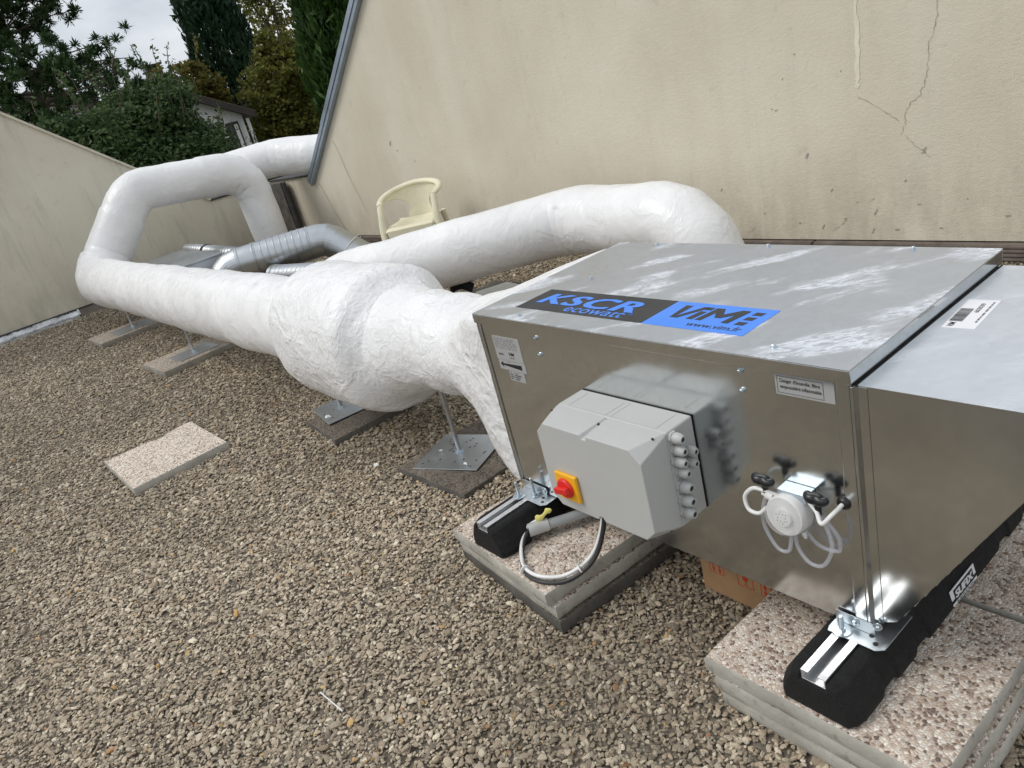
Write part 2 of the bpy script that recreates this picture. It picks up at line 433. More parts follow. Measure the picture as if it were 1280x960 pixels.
def fillet(pts, rad, step=.06):
    """polyline with rounded corners -> list of (point, piece index); straight k = 2k, bend k = 2k+1"""
    pts = [Vector(p) for p in pts]; out = []
    cur = pts[0]
    for i in range(1, len(pts) - 1):
        p = pts[i]; d0 = (p - pts[i - 1]).normalized(); d1 = (pts[i + 1] - p).normalized()
        ang = d0.angle(d1); r = rad[i - 1] if hasattr(rad, '__len__') else rad
        tl = r * math.tan(ang / 2)
        a = p - d0 * tl; b = p + d1 * tl
        n = max(1, int((a - cur).length / step))
        for k in range(n): out.append((cur.lerp(a, k / n), 2 * (i - 1)))
        c = p + (d1 - d0).normalized() * (r / math.cos(ang / 2))
        m = max(4, int(r * ang / step))
        ra = a - c; ax = d0.cross(d1).normalized()
        seg = 3 if ang > .9 else 2      # lobster-back bend: a few straight gores
        for k in range(seg):
            q0 = c + Matrix.Rotation(ang * k / seg, 3, ax) @ ra; q1 = c + Matrix.Rotation(ang * (k + 1) / seg, 3, ax) @ ra
            mm = max(2, int((q1 - q0).length / step))
            for w_ in range(mm): out.append((q0.lerp(q1, w_ / mm), 2 * i - 1))
        cur = b
    n = max(1, int((pts[-1] - cur).length / step)); last = 2 * (len(pts) - 2)
    for k in range(n + 1): out.append((cur.lerp(pts[-1], k / n), last))
    return out
def smooth_path(pts, n=8):
    pts = [Vector(p) for p in pts]; out = []
    for i in range(len(pts) - 1):
        p0 = pts[max(0, i - 1)]; p1 = pts[i]; p2 = pts[i + 1]; p3 = pts[min(len(pts) - 1, i + 2)]
        for k in range(n):
            t = k / n
            out.append(.5 * ((2 * p1) + (p2 - p0) * t + (2 * p0 - 5 * p1 + 4 * p2 - p3) * t * t + (3 * p1 - p0 - 3 * p2 + p3) * t ** 3))
    out.append(pts[-1]); return out
def text_mesh(body, w=None, h=None, shear=0, bold=0, spacing=1.0, fat=0):
    cu = bpy.data.curves.new('lettering', 'FONT'); cu.body = body; cu.size = 1; cu.shear = shear; cu.offset = bold; cu.space_character = spacing
    cu.resolution_u = 3; cu.fill_mode = 'FRONT'
    o = bpy.data.objects.new('lettering', cu); COL.objects.link(o)
    dg = bpy.context.evaluated_depsgraph_get()
    me = bpy.data.meshes.new_from_object(o.evaluated_get(dg))
    COL.objects.unlink(o); bpy.data.objects.remove(o); bpy.data.curves.remove(cu)
    co = np.zeros(len(me.vertices) * 3); me.vertices.foreach_get('co', co); co = co.reshape(-1, 3)
    mn = co.min(0); mxv = co.max(0)
    sx = (w / (mxv[0] - mn[0])) if w else None; sy = (h / (mxv[1] - mn[1])) if h else None
    sx = sx or sy; sy = sy or sx
    co[:, 0] = (co[:, 0] - mn[0]) * sx; co[:, 1] = (co[:, 1] - mn[1]) * sy; co[:, 2] = 0
    me.vertices.foreach_set('co', co.ravel()); me.update()
    if fat:     # heavy strokes: copies shifted sideways, each a hair above the last
        bm = bmesh.new()
        for k in range(5):
            t2 = me.copy()
            for v in t2.vertices: v.co.x += fat * (k - 2) / 2; v.co.y += fat * .25 * (k % 2); v.co.z += .00012 * k
            bm.from_mesh(t2)
        bm.to_mesh(me); bm.free()
    return me
def place_text(body, origin, ux, uy, mname, parent, name='lettering', **kw):
    """origin is the lower-left corner; ux / uy world directions of reading and of up"""
    me = text_mesh(body, **kw)
    ux = Vector(ux).normalized(); uy = Vector(uy).normalized(); o = Vector(origin)
    un = ux.cross(uy)
    for v in me.vertices: v.co = o + ux * v.co.x + uy * v.co.y + un * v.co.z
    me.update()
    return obj(name, me, mname, parent)
def print_bars(origin, ux, uy, w, h, mname, parent, seed=1):
    # print too small to read in the photograph: a row of short dashes
    rr_ = random.Random(seed); ux = Vector(ux).normalized(); uy = Vector(uy).normalized(); o = Vector(origin); q = 0; mb = MB()
    while q < w:
        ww = min(w - q, rr_.uniform(.06, .16) * w); A = o + ux * q
        mb.add([A, A + ux * ww, A + ux * ww + uy * h, A + uy * h], [(0, 1, 2, 3)]); q += ww + rr_.uniform(.02, .05) * w
    return obj('print_line', mb, mname, parent)
def quad(name, p, mname, parent, thick=None, n=None):
    """thin plate from 4 corners; front face along n"""
    p = [Vector(x) for x in p]; n = Vector(n).normalized(); th = thick or .0008
    v = [q + n * th for q in p] + p
    mb = MB(); mb.add(v, [(0, 1, 2, 3), (7, 6, 5, 4)] + [(i, 4 + i, 4 + (i + 1) % 4, (i + 1) % 4) for i in range(4)])
    return obj(name, mb, mname, parent)

# ================================================================== the setting
# street level far below the roof
mb = MB(); mb.add([(-900, -900, -4.6), (900, -900, -4.6), (900, 900, -4.6), (-900, 900, -4.6)], [(0, 1, 2, 3)])
structure(obj('ground', mb, 'street'), 'dark green ground far below the flat roof')
# flat roof the unit stands on
WY = 2.70; LX = -8.40
mb = MB(); mb.box(LX - .2, 9.0, -8.0, WY + .2, -4.55, -.002)
structure(obj('roof_terrace', mb, 'gravel_base'), 'flat roof covered with brown and beige gravel')

# ---- rear rendered wall with the raked zinc edge
wall = thing('rendered_wall', 'tall cream rendered wall with raked zinc edge behind the ventilation unit', 'wall', (-2, WY, 0))
LOW = .815
RK0 = (-6.93, LOW); slope = math.tan(R(33.2))
PKX = -4.15
prof = [(LX - .2, .095), (9.0, .095), (9.0, 1.45), (1.2, 1.45), (-1.6, 1.62), (PKX, RK0[1] + (PKX - RK0[0]) * slope), (RK0[0], RK0[1]), (LX - .2, LOW)]
mb = MB(); mb.prism(prof, WY, WY + .22, 'y')
obj('wall_face', mb, 'wall', wall)
# coping over the rake: channel lipping over the front
pk = Vector((PKX, 0, RK0[1] + (PKX - RK0[0]) * slope)); p0 = Vector((RK0[0] - .10, 0, RK0[1] - .115 * slope * 1.0))
d = (pk - p0).normalized(); nrm = Vector((-d.z, 0, d.x))
def rakebar(name, a, b, off0, off1, y0, y1, m):
    A = p0 + d * a; B = p0 + d * b
    v = []
    for q in (A, B):
        for o_ in (off0, off1):
            for y in (y0, y1): v.append((q.x + nrm.x * o_, y, q.z + nrm.z * o_))
    mb = MB(); mb.add(v, [(0, 1, 3, 2), (4, 6, 7, 5), (0, 4, 5, 1), (2, 3, 7, 6), (0, 2, 6, 4), (1, 5, 7, 3)])
    return obj(name, mb, m, wall, .004)
rakebar('coping', 0, 1.02, .003, .055, WY - .055, WY + .26, 'coping')
rakebar('coping', 1.028, 3.1, .004, .060, WY - .058, WY + .26, 'coping')
rakebar('coping', 3.108, 3.42, .003, .055, WY - .055, WY + .26, 'coping')
rakebar('coping_lip', 0, 3.42, -.042, .0025, WY - .050, WY - .004, 'coping')
mb = MB(); mb.box(LX + .003, RK0[0] - .06, WY - .02, WY + .24, LOW + .002, LOW + .022)
obj('coping', mb, 'dark_flash', wall, .003)
# dark upstand panels with open joints along the foot of the wall
xs = [-8.38, -7.35, -6.62, -5.36, -4.1, -2.9, -1.75, -.62, .56, 1.75, 2.95, 4.2]
for a, b in zip(xs, xs[1:]):
    mb = MB(); mb.box(a + .006, b - .006, WY - .030, WY + .1, -.02, .088)
    for k in range(4): mb.box(a + .006, b - .006, WY - .037, WY - .0305, .012 + k * .02, .024 + k * .02)
    obj('upstand_panel', mb, 'upstand', wall, .002)
# damp seam lines where render panels meet near the corner
for x0, x1, z0, z1, w in ((-6.87, -6.55, .72, .10, .018), (-6.15, -5.90, 1.15, .35, .010), (-7.62, -7.62, .80, .10, .008)):
    mb = MB(); k = 12; vv = []
    for i in range(k + 1):
        t = i / k; x = x0 + (x1 - x0) * t + .012 * math.sin(9 * t); z = z0 + (z1 - z0) * t; ww = w * (.5 + .8 * noise.noise((x * 9, z * 9, 2)) ** 2 + .3)
        vv += [(x - ww / 2, WY - .0022, z), (x + ww / 2, WY - .0022, z)]
    mb.add(vv, [(2 * i, 2 * i + 1, 2 * i + 3, 2 * i + 2) for i in range(k)]); obj('render_seam', mb, 'seam', wall)
def ribbon(name, pts, w, m, parent, y=WY - .0025, jag=.006):
    pts = [Vector((p[0], 0, p[1])) for p in pts]; dense = []
    for a, b in zip(pts, pts[1:]):
        for k in range(6): dense.append(a.lerp(b, k / 6))
    dense.append(pts[-1]); vv = []
    for i, p in enumerate(dense):
        t = i / (len(dense) - 1)
        a = dense[max(0, i - 1)]; b = dense[min(len(dense) - 1, i + 1)]; dd = (b - a).normalized(); nn = Vector((-dd.z, 0, dd.x))
        c = p + nn * (random.uniform(-jag, jag)); ww = w * (.35 + .9 * random.random()) * (1 if 0 < i < len(dense) - 1 else .1)
        q = c + nn * ww / 2; r = c - nn * ww / 2
        vv += [(q.x, y, q.z), (r.x, y, r.z)]
    mb = MB(); mb.add(vv, [(2 * i, 2 * i + 1, 2 * i + 3, 2 * i + 2) for i in range(len(dense) - 1)])
    return obj(name, mb, m, parent)
ribbon('crack', [(.066, 1.24), (.060, 1.12), (.021, 1.02), (.011, .905), (-.008, .84), (-.028, .797), (-.076, .76), (-.097, .708), (-.098, .68), (-.119, .616)], .0026, 'crack', wall)
ribbon('crack', [(-.327, .827), (-.254, .787), (-.179, .732), (-.124, .685)], .0026, 'crack', wall, jag=.003)
ribbon('crack', [(-.10, .62), (-.07, .58), (-.02, .535), (.01, .51)], .002, 'crack', wall, y=WY - .0027)
ribbon('filler_stripe', [(-.305, 1.30), (-.307, 1.1), (-.318, .92), (-.322, .865)], .024, 'repair', wall, y=WY - .0018, jag=.004)
for (x, z, w, h) in ((-.777, .817, .020, .007), (-.80, .825, .012, .006), (-.495, .371, .012, .018), (-.265, .245, .007, .035), (-.43, .213, .012, .014), (-.36, .30, .006, .006), (-.02, .53, .03, .006), (-.015, .545, .012, .022), (-.284, .146, .006, .03), (-.16, .15, .025, .010), (.342, .217, .03, .008), (.17, .30, .006, .006), (-.62, .56, .014, .03), (-.70, .19, .02, .008), (-.56, .17, .008, .026), (-.92, .25, .010, .010), (-.11, .40, .012, .012), (.05, .16, .02, .007), (-.05, .28, .022, .005), (-1.2, .40, .012, .02), (-4.95, 1.02, .03, .06), (-4.6, .82, .02, .02), (-4.86, .94, .03, .015), (-.40, .96, .008, .006), (-.72, .97, .008, .01), (-.64, 1.08, .01, .01)):
    k = 7; vv = []
    for j in range(k):
        a = 2 * math.pi * j / k; r = random.uniform(.55, 1.1)
        vv.append((x + math.cos(a) * w * r * .6 + math.sin(a) * h * .3, WY - .0021, z + math.sin(a) * h * r * .6))
    mb = MB(); mb.add(vv, [tuple(range(k))]); obj('scuff', mb, 'scuff', wall)
for (x0, z0, x1, z1) in ((-.30, .30, -.27, .325), (-.52, .14, -.42, .21), (-1.05, .13, -1.0, .17)):
    ribbon('scratch', [(x0, z0), ((x0 + x1) / 2 + .01, (z0 + z1) / 2), (x1, z1)], .0024, 'scuff', wall, jag=.002)

# ---- left parapet with raked top
par = thing('parapet_wall', 'streaked cream rendered parapet with raked top behind the white duct elbow', 'wall', (LX, .5, 0))
ys = 1.87
top = lambda y: LOW + (ys - y) * .84
prof = [(WY, .095), (WY, LOW - .01), (ys, LOW - .01), (-2.2, top(-2.2)), (-8, 1.0), (-8, .095)]
mb = MB(); mb.prism(prof, LX - .22, LX, 'x'); obj('wall_face', mb, 'wall_left', par)
for a, b in ((ys, -.62), (-.626, -2.2)):
    dv = Vector((0, b - a, top(b) - top(a))).normalized(); nn = Vector((0, dv.z, -dv.y))
    if nn.z < 0: nn = -nn
    v = []
    for y in (a, b):
        q = Vector((0, y, top(y)))
        for o_ in (-.008, .020):
            for x in (LX - .26, LX + .028): v.append((x, q.y + nn.y * o_, q.z + nn.z * o_))
    mb = MB(); mb.add(v, [(0, 1, 3, 2), (4, 6, 7, 5), (0, 4, 5, 1), (2, 3, 7, 6), (0, 2, 6, 4), (1, 5, 7, 3)])
    obj('coping', mb, 'coping_cream', par, .004)
mb = MB(); mb.box(LX - .24, LX + .02, ys + .004, WY - .025, LOW - .008, LOW + .016); obj('coping', mb, 'dark_flash', par, .003)
# foil flashing strips along the foot, crinkled
ysx = [-3.2, -2.0, -1.28, -.08, .95, 1.95, 2.62]
for a, b in zip(ysx, ysx[1:]):
    n = 28; mb = MB(); vv = []
    for i in range(n + 1):
        y = a + .012 + (b - a - .024) * i / n
        for j, (x, z) in enumerate(((LX + .004, .094), (LX + .016, .088), (LX + .030, .045), (LX + .05, .024), (LX + .105, .020), (LX + .15, -.01))):
            w = noise.noise((y * 6, j * 1.7, 4.0))
            vv.append((x + .010 * w * (j > 1), y, z + .010 * noise.noise((y * 9, j * 2.3, 9.0)) * (j > 1)))
    mb.add(vv, [(i * 6 + j, (i + 1) * 6 + j, (i + 1) * 6 + j + 1, i * 6 + j + 1) for i in range(n) for j in range(5)])
    o = obj('flashing_strip', mb.mesh('flashing_strip', 50), 'foil' if b < .5 else 'upstand', par)
mb = MB(); mb.box(LX + .002, LX + .026, -8, WY - .04, .090, .100); obj('drip_edge', mb, 'dark_flash', par)
# dark damp corner pier between both walls
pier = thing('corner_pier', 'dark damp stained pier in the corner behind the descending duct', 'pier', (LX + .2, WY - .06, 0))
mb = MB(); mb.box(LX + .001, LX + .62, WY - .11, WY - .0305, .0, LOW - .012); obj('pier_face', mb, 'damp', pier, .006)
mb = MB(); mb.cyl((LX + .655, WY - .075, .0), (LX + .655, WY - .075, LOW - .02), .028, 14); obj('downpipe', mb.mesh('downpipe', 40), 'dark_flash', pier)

# ---- gravel: pebbles as instances on points
def ico(seed):
    bm = bmesh.new(); bmesh.ops.create_icosphere(bm, subdivisions=2, radius=1)
    rr = random.Random(seed); s = Vector((rr.random() * 9, rr.random() * 9, rr.random() * 9))
    ax = (1, rr.uniform(.50, .85), rr.uniform(.24, .46))
    cuts = [(Vector((rr.gauss(0, 1), rr.gauss(0, 1), rr.gauss(0, 1))).normalized(), rr.uniform(.55, .8)) for _ in range(9)]
    for v in bm.verts:
        # facetted: clip the ball by a handful of random planes
        f = 1 + .22 * noise.noise(v.co * 1.1 + s)
        p = v.co * f
        for pl_n, pl_d in cuts:
            e = p.dot(pl_n) - pl_d
            if e > 0: p = p - pl_n * e * .92
        v.co = Vector((p.x * ax[0], p.y * ax[1], p.z * ax[2])) * 1.12
    me = bpy.data.meshes.new('pebble'); bm.to_mesh(me); bm.free(); me.shade_smooth(); me.set_sharp_from_angle(angle=R(28)); me.materials.append(MT['pebble']); return me
pc = bpy.data.collections.new('pebble_kinds')
for k in range(9): pc.objects.link(bpy.data.objects.new('pebble', ico(k)))
CAM = np.array([1.68, -1.038, 1.361])
def gravel_points():
    n = 1250000
    x = RNG.uniform(LX + .05, 2.9, n); y = RNG.uniform(-3.3, WY - .035, n)
    # frustum with a margin of about a step to either side
    vx = x - CAM[0]; vy = y - CAM[1]; dist = np.sqrt(vx ** 2 + vy ** 2 + CAM[2] ** 2)
    rx = vx * right.x + vy * right.y - CAM[2] * right.z; ux = vx * up.x + vy * up.y - CAM[2] * up.z; fz = vx * fwd.x + vy * fwd.y - CAM[2] * fwd.z
    fz = np.maximum(fz, .05)
    keep = (rx / fz > -1.25) & (rx / fz < 1.05) & (ux / fz > -1.0)
    dens = 1.0 * np.minimum(1, (2.3 / dist) ** 1.25)
    keep &= RNG.random(n) < dens
    # nothing under the stacks or inside the unit's shadow core
    return x[keep], y[keep], dist[keep]
gx, gy, gd = gravel_points()
nc = 46      # a few crumbs kicked up onto the slabs by the unit
gx = np.concatenate([gx, RNG.uniform(.83, 1.26, 24), RNG.uniform(-.10, .34, 22)]); gy = np.concatenate([gy, RNG.uniform(-.14, .27, 24), RNG.uniform(-.18, .26, 22)]); gd = np.concatenate([gd, np.full(nc, 2.3)])
n = len(gx)
grow = np.minimum(1.75, (np.maximum(gd, 2.3) / 2.3) ** .40)
size = np.clip(RNG.lognormal(math.log(.0057), .36, n), .0028, .0150) * grow
big = RNG.random(n) < .010; size[big] *= 1.5
zz = RNG.uniform(-.002, .008, n) + .004 * np.array([noise.noise((a * 2.2, b * 2.2, 0)) for a, b in zip(gx, gy)])
size[-nc:] = RNG.uniform(.0014, .0036, nc); zz[-nc:] = .1262
rot = np.stack([RNG.normal(0, .30, n), RNG.normal(0, .30, n), RNG.uniform(0, 6.283, n)], 1)
pal = np.array([(.43, .37, .295), (.36, .305, .24), (.50, .445, .36), (.60, .545, .455), (.27, .235, .19), (.70, .65, .56), (.46, .38, .28), (.38, .355, .31), (.58, .38, .15), (.46, .25, .12)])
w = np.array([.23, .18, .19, .15, .10, .07, .05, .022, .006, .003]); w /= w.sum()
ci = RNG.choice(len(pal), n, p=w)
gc = pal[ci] * RNG.uniform(.70, 1.22, (n, 1))
# damper, dirtier patches of stones (around the duct feet and towards the parapet)
patch = np.array([noise.fractal((a * .8, b * .8, 3.0), .9, 2.1, 4) for a, b in zip(gx, gy)])
damp = np.clip(0.48 + patch * 1.35 + np.clip((-gx - 1.0) / 5, 0, .55) + .25 * (gy > 0), 0, 1)
gc = gc * np.array([1.0, .945, .86]) * (1.25 - .40 * damp)[:, None] * np.array([1, .99, .965])[None, :] ** damp[:, None]
me = bpy.data.meshes.new('gravel'); me.vertices.add(n)
me.vertices.foreach_set('co', np.stack([gx, gy, zz], 1).astype(np.float32).ravel())
for nm, typ, dat, key in (('rot', 'FLOAT_VECTOR', rot, 'vector'), ('siz', 'FLOAT', size, 'value'), ('col', 'FLOAT_COLOR', np.concatenate([gc, np.ones((n, 1))], 1), 'color'), ('idx', 'INT', RNG.integers(0, 9, n), 'value')):
    at = me.attributes.new(nm, typ, 'POINT'); at.data.foreach_set(key, np.asarray(dat, dtype=np.int32 if typ == 'INT' else np.float32).ravel())
me.update()
gravel = bpy.data.objects.new('gravel', me); COL.objects.link(gravel)
tag(gravel, 'loose flat brown and beige roof gravel', 'gravel', kind='stuff')
ng = bpy.data.node_groups.new('scatter', 'GeometryNodeTree')
ng.interface.new_socket('Geometry', in_out='INPUT', socket_type='NodeSocketGeometry'); ng.interface.new_socket('Geometry', in_out='OUTPUT', socket_type='NodeSocketGeometry')
gi = ng.nodes.new('NodeGroupInput'); go = ng.nodes.new('NodeGroupOutput')
m2p = ng.nodes.new('GeometryNodeMeshToPoints'); ip = ng.nodes.new('GeometryNodeInstanceOnPoints'); cinf = ng.nodes.new('GeometryNodeCollectionInfo')
cinf.inputs['Collection'].default_value = pc; cinf.inputs['Separate Children'].default_value = True; cinf.inputs['Reset Children'].default_value = True
ip.inputs['Pick Instance'].default_value = True
def na(nm, typ):
    a = ng.nodes.new('GeometryNodeInputNamedAttribute'); a.data_type = typ; a.inputs['Name'].default_value = nm
    return [o for o in a.outputs if o.enabled and o.name == 'Attribute'][0]
lk = ng.links.new
lk(gi.outputs[0], m2p.inputs['Mesh']); lk(m2p.outputs[0], ip.inputs['Points']); lk(cinf.outputs[0], ip.inputs['Instance'])
lk(na('idx', 'INT'), ip.inputs['Instance Index']); lk(na('siz', 'FLOAT'), ip.inputs['Scale'])
e2r = ng.nodes.new('FunctionNodeEulerToRotation'); lk(na('rot', 'FLOAT_VECTOR'), e2r.inputs[0]); lk(e2r.outputs[0], ip.inputs['Rotation'])
lk(ip.outputs[0], go.inputs[0])
gm = gravel.modifiers.new('scatter', 'NODES'); gm.node_group = ng


# ================================================================== paving slabs
def slab(cx, cy, z0, w, dpt, th, rot, mats, label, group=None, tilt=(0, 0), chips=()):
    """one slab, lightly uneven edges; material 0 on top, 1 on the sides"""
    nx, ny = 14, 14
    rr = random.Random(int((cx * 37 + cy * 91 + z0 * 777) * 100))
    sd = rr.random() * 50
    top, bot = [], []
    def P(i, j, z, inset):
        x = (i / nx - .5) * (w - 2 * inset); y = (j / ny - .5) * (dpt - 2 * inset)
        edge = i in (0, nx) or j in (0, ny)
        if edge:
            k = .0022
            x += k * noise.noise((x * 30 + sd, y * 30, z * 20)); y += k * noise.noise((x * 30, y * 30 + sd, z * 20))
            for (ci, cj, amt) in chips:
                q = math.exp(-(((i - ci) / 1.1) ** 2 + ((j - cj) / 1.1) ** 2))
                x -= math.copysign(amt * q, x) if i in (0, nx) else 0; y -= math.copysign(amt * q, y) if j in (0, ny) else 0
        return (x, y, z + (.0012 * noise.noise((x * 14 + sd, y * 14, 1.0)) if not edge else -.0012))
    mb = MB(); g = {}
    zt, zm, zb = th, th - .005, 0
    vv = []; fs = []; mi = []
    for j in range(ny + 1):
        for i in range(nx + 1): g[(i, j)] = len(vv); vv.append(P(i, j, zt, .003))
    for j in range(ny):
        for i in range(nx): fs.append((g[(i, j)], g[(i + 1, j)], g[(i + 1, j + 1)], g[(i, j + 1)])); mi.append(0)
    loop = [(i, 0) for i in range(nx)] + [(nx, j) for j in range(ny)] + [(i, ny) for i in range(nx, 0, -1)] + [(0, j) for j in range(ny, 0, -1)]
    prev = [g[c] for c in loop]
    for z, ins in ((zm, 0), (th * .4, -.001), (zb + .004, 0), (zb, .004)):
        cur = []
        for c in loop: cur.append(len(vv)); vv.append(P(c[0], c[1], z, ins))
        for k in range(len(loop)):
            fs.append((prev[k], cur[k], cur[(k + 1) % len(loop)], prev[(k + 1) % len(loop)])); mi.append(1)
        prev = cur
    fs.append(tuple(prev)); mi.append(1)
    mb.v = vv; mb.f = fs; mb.m = mi
    o = obj('paving_slab', mb.mesh('paving_slab', 40), mats)
    o.location = (cx, cy, z0); o.rotation_euler = (tilt[0], tilt[1], rot)
    return tag(o, label, 'paving slab', group)
G = 'paving slabs carrying the unit'
TH = .0405
# left stack
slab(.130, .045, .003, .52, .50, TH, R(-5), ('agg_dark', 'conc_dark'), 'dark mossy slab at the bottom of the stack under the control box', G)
slab(.128, .040, .003 + TH, .49, .49, TH, R(-4), ('agg', 'conc'), 'middle slab of the stack under the control box', G)
slab(.113, .036, .003 + 2 * TH, .495, .495, TH, R(-4.6), ('agg', 'conc'), 'top slab of the stack under the control box, cable loop lying on it', G)
# right stack, front
slab(1.060, .062, .003, .47, .44, TH, R(-.6), ('agg', 'conc'), 'bottom slab of the front stack beneath the intake hood corner', G)
slab(1.048, .062, .003 + TH, .475, .44, TH, R(.4), ('agg', 'conc'), 'middle slab of the front stack beneath the intake hood corner', G)
slab(1.032, .062, .003 + 2 * TH, .485, .44, TH, R(0), ('agg', 'conc'), 'top slab of the front stack with the thick end of the rubber rail on it', G)
for k, (dx, lab) in enumerate(((.03, 'bottom slab of the rear stack at the right edge of the photo'), (.015, 'middle slab of the rear stack at the right edge of the photo'), (0, 'top slab behind the joint, under the far end of the rubber rail'))):
    slab(1.045 + dx, .512, .003 + k * TH, .485, .44, TH, R(.5), ('agg', 'conc'), lab, G)
# loose slab on the gravel
slab(-2.31, -.593, -.002, .575, .475, .044, R(2.5), ('agg_pale', 'conc'), 'loose pale chipped slab lying alone on the gravel', None, chips=((0, 8, .035), (0, 9, .02)))
# slabs under the duct stands
FS = 'slabs under the duct stands'
slab(-.675, .24, -.018, .44, .46, .042, R(4), ('agg_dark', 'conc_dark'), 'sunken dark slab under the duct stand nearest the unit', FS, tilt=(R(-1.2), R(1.0)))
slab(-1.61, .20, -.014, .40, .42, .050, R(-4), ('agg_dark', 'conc_dark'), 'dark mossy slab under the stand below the bulging silencer', FS, tilt=(R(1.5), R(-.5)))
slab(-4.18, .05, 0, .50, .52, .05, R(5), ('agg_dull', 'conc_dull'), 'dirty slab under the third duct stand from the unit', FS)
slab(-6.15, .0, 0, .52, .58, .05, R(4), ('agg_dull', 'conc_dull'), 'dirty slab under the stand nearest the white elbow', FS)

# ================================================================== ventilation unit
BX, BY, ZB, ZT = 1.08, .61, .216, .788
unit = thing('ventilation_unit', 'galvanised box ventilation unit with blue sticker and wedge-shaped intake hood', 'ventilation unit', (BX / 2, BY / 2, ZB))
mb = MB(); mb.box(.014, BX - .030, .010, BY - .012, ZB + .006, ZT - .004); obj('casing', mb, 'zinc_side', unit, .003)
# lid: folded tray
mb = MB(); mb.box(0, BX, 0, BY, ZT - .0025, ZT)
mb.box(0, BX, 0, .0018, ZT - .028, ZT - .0026, 1); mb.box(0, BX, BY - .0018, BY, ZT - .028, ZT - .0026, 1)
mb.box(0, .0018, .0019, BY - .0019, ZT - .028, ZT - .0026, 1); mb.box(BX - .0018, BX, .0019, BY - .0019, ZT - .032, ZT - .0026, 1)
lid = obj('lid', mb, ('zinc_top', 'zinc_side'), unit, .0012)
# corner posts and end frame at the hood side
mb = MB(); mb.box(BX - .0295, BX - .006, .006, .0095, ZB, ZT - .030); mb.box(BX - .0295, BX - .006, BY - .010, BY - .006, ZB, ZT - .030)
mb.box(BX - .0055, BX + .0005, .006, .030, ZB, ZT - .034); mb.box(BX - .0055, BX + .0005, BY - .03, BY - .006, ZB, ZT - .034)
mb.box(BX - .0055, BX + .0005, .0305, BY - .0305, ZT - .05, ZT - .034)
obj('end_frame', mb, 'zinc_side', unit, .0012)
for y_ in (.006, BY - .022):
    mb = MB(); mb.box(.002, .0135, y_, y_ + .015, ZB, ZT - .030); obj('corner_post', mb, 'zinc_side', unit, .001)
# black gasket brush between lid edge and hood
mb = MB(); mb.box(BX + .001, BX + .0045, .030, BY - .030, ZB + .04, ZT - .036)
mb.box(BX + .0008, BX + .0045, .012, BY - .012, ZT - .0345, ZT - .0322)
obj('gasket', mb, 'rubber', unit)
# hood
HX0, HX1, HZ = BX + .0050, 1.405, ZT - .0335
fy0, fy1 = .014, BY - .014
def hoodside(y): return [(HX0, y, HZ), (HX1, y, HZ), (HX1, y, HZ - .02), (HX0 + .042, y, ZB + .052), (HX0, y, ZB + .03)]
mb = MB(); mb.box(HX0 + .0005, HX1, fy0 - .001, fy1 + .001, HZ + .0003, HZ + .0018); mb.box(HX1 + .0003, HX1 + .0016, fy0, fy1, HZ - .02, HZ + .001)
hood = obj('intake_hood', mb, 'zinc_hood', unit, .0008)
for y, t_ in ((fy0, .0012), (fy1, -.0012)):
    a = hoodside(y); b = hoodside(y + t_); mb = MB()
    mb.add(a + b, [(0, 1, 2, 3, 4), (9, 8, 7, 6, 5)] + [(i, (i + 1) % 5, 5 + (i + 1) % 5, 5 + i) for i in range(5)])
    obj('hood_side', mb, 'zinc_side', hood)
mb = MB(); mb.box(HX0 + .001, HX0 + .016, fy0 - .0016, fy0 - .0002, ZB + .035, HZ - .002); obj('hood_flange', mb, 'zinc_side', hood)
mb = MB()
for k in range(14):    # mesh grille bars across the slanted mouth
    t_ = (k + .5) / 14; x = HX0 + .045 + (HX1 - HX0 - .05) * t_; z = ZB + .056 + (HZ - .024 - ZB - .056) * t_
    mb.cyl((x, fy0 + .002, z), (x, fy1 - .002, z), .0016, 6)
obj('bird_grille', mb, 'zinc_plate', hood)

def bolt(p, n, parent, r=.0065, name='bolt'):
    p = Vector(p); n = Vector(n).normalized(); mb = MB()
    mb.lathe(p, n, [(-.001, r * 1.45), (.0012, r * 1.45), (.0016, r * 1.35)], 18)
    mb.lathe(p, n, [(.0017, r * .92), (.006, r * .9), (.0068, r * .7)], 6)
    return obj(name, mb.mesh(name, 35), 'bolt', parent)
for p in ((.251, .741), (.250, .694), (.859, .748), (.858, .706)):
    bolt((p[0], .0096, p[1]), (0, -1, 0), unit, .0042)
for p in ((.180, .026), (.914, .043), (.17, .588), (.91, .592), (.175, .30), (.545, .592)):
    bolt((p[0], p[1], ZT + .0003), (0, 0, 1), unit, .0048)
bolt((.0, .006, ZT - .014), (-1, 0, 0), unit, .004)

# --- stickers on the lid
st = quad('brand_sticker', [(.112, .072, ZT), (.562, .072, ZT), (.562, .205, ZT), (.112, .205, ZT)], 'sticker_dark', unit, .0007, (0, 0, 1))
z = ZT + .0010
place_text('KSCR', (.150, .113, z), (1, 0, 0), (0, 1, 0), 'sticker_blue', st, w=.344, h=.064, shear=.18, bold=.012, spacing=1.08, fat=.0042)
place_text('ecowatt', (.285, .082, z), (1, 0, 0), (0, 1, 0), 'sticker_blue', st, w=.200, h=.030, shear=.1, bold=.004)
place_text('®', (.494, .103, z), (1, 0, 0), (0, 1, 0), 'sticker_blue', st, h=.010)
sb = quad('brand_sticker', [(.5625, .072, ZT), (.826, .072, ZT), (.826, .205, ZT), (.5625, .205, ZT)], 'sticker_blue', unit, .0007, (0, 0, 1))
sl = lambda x, y: (.588 + x * .170 + (y * .068) * .18, .118 + y * .068, z)
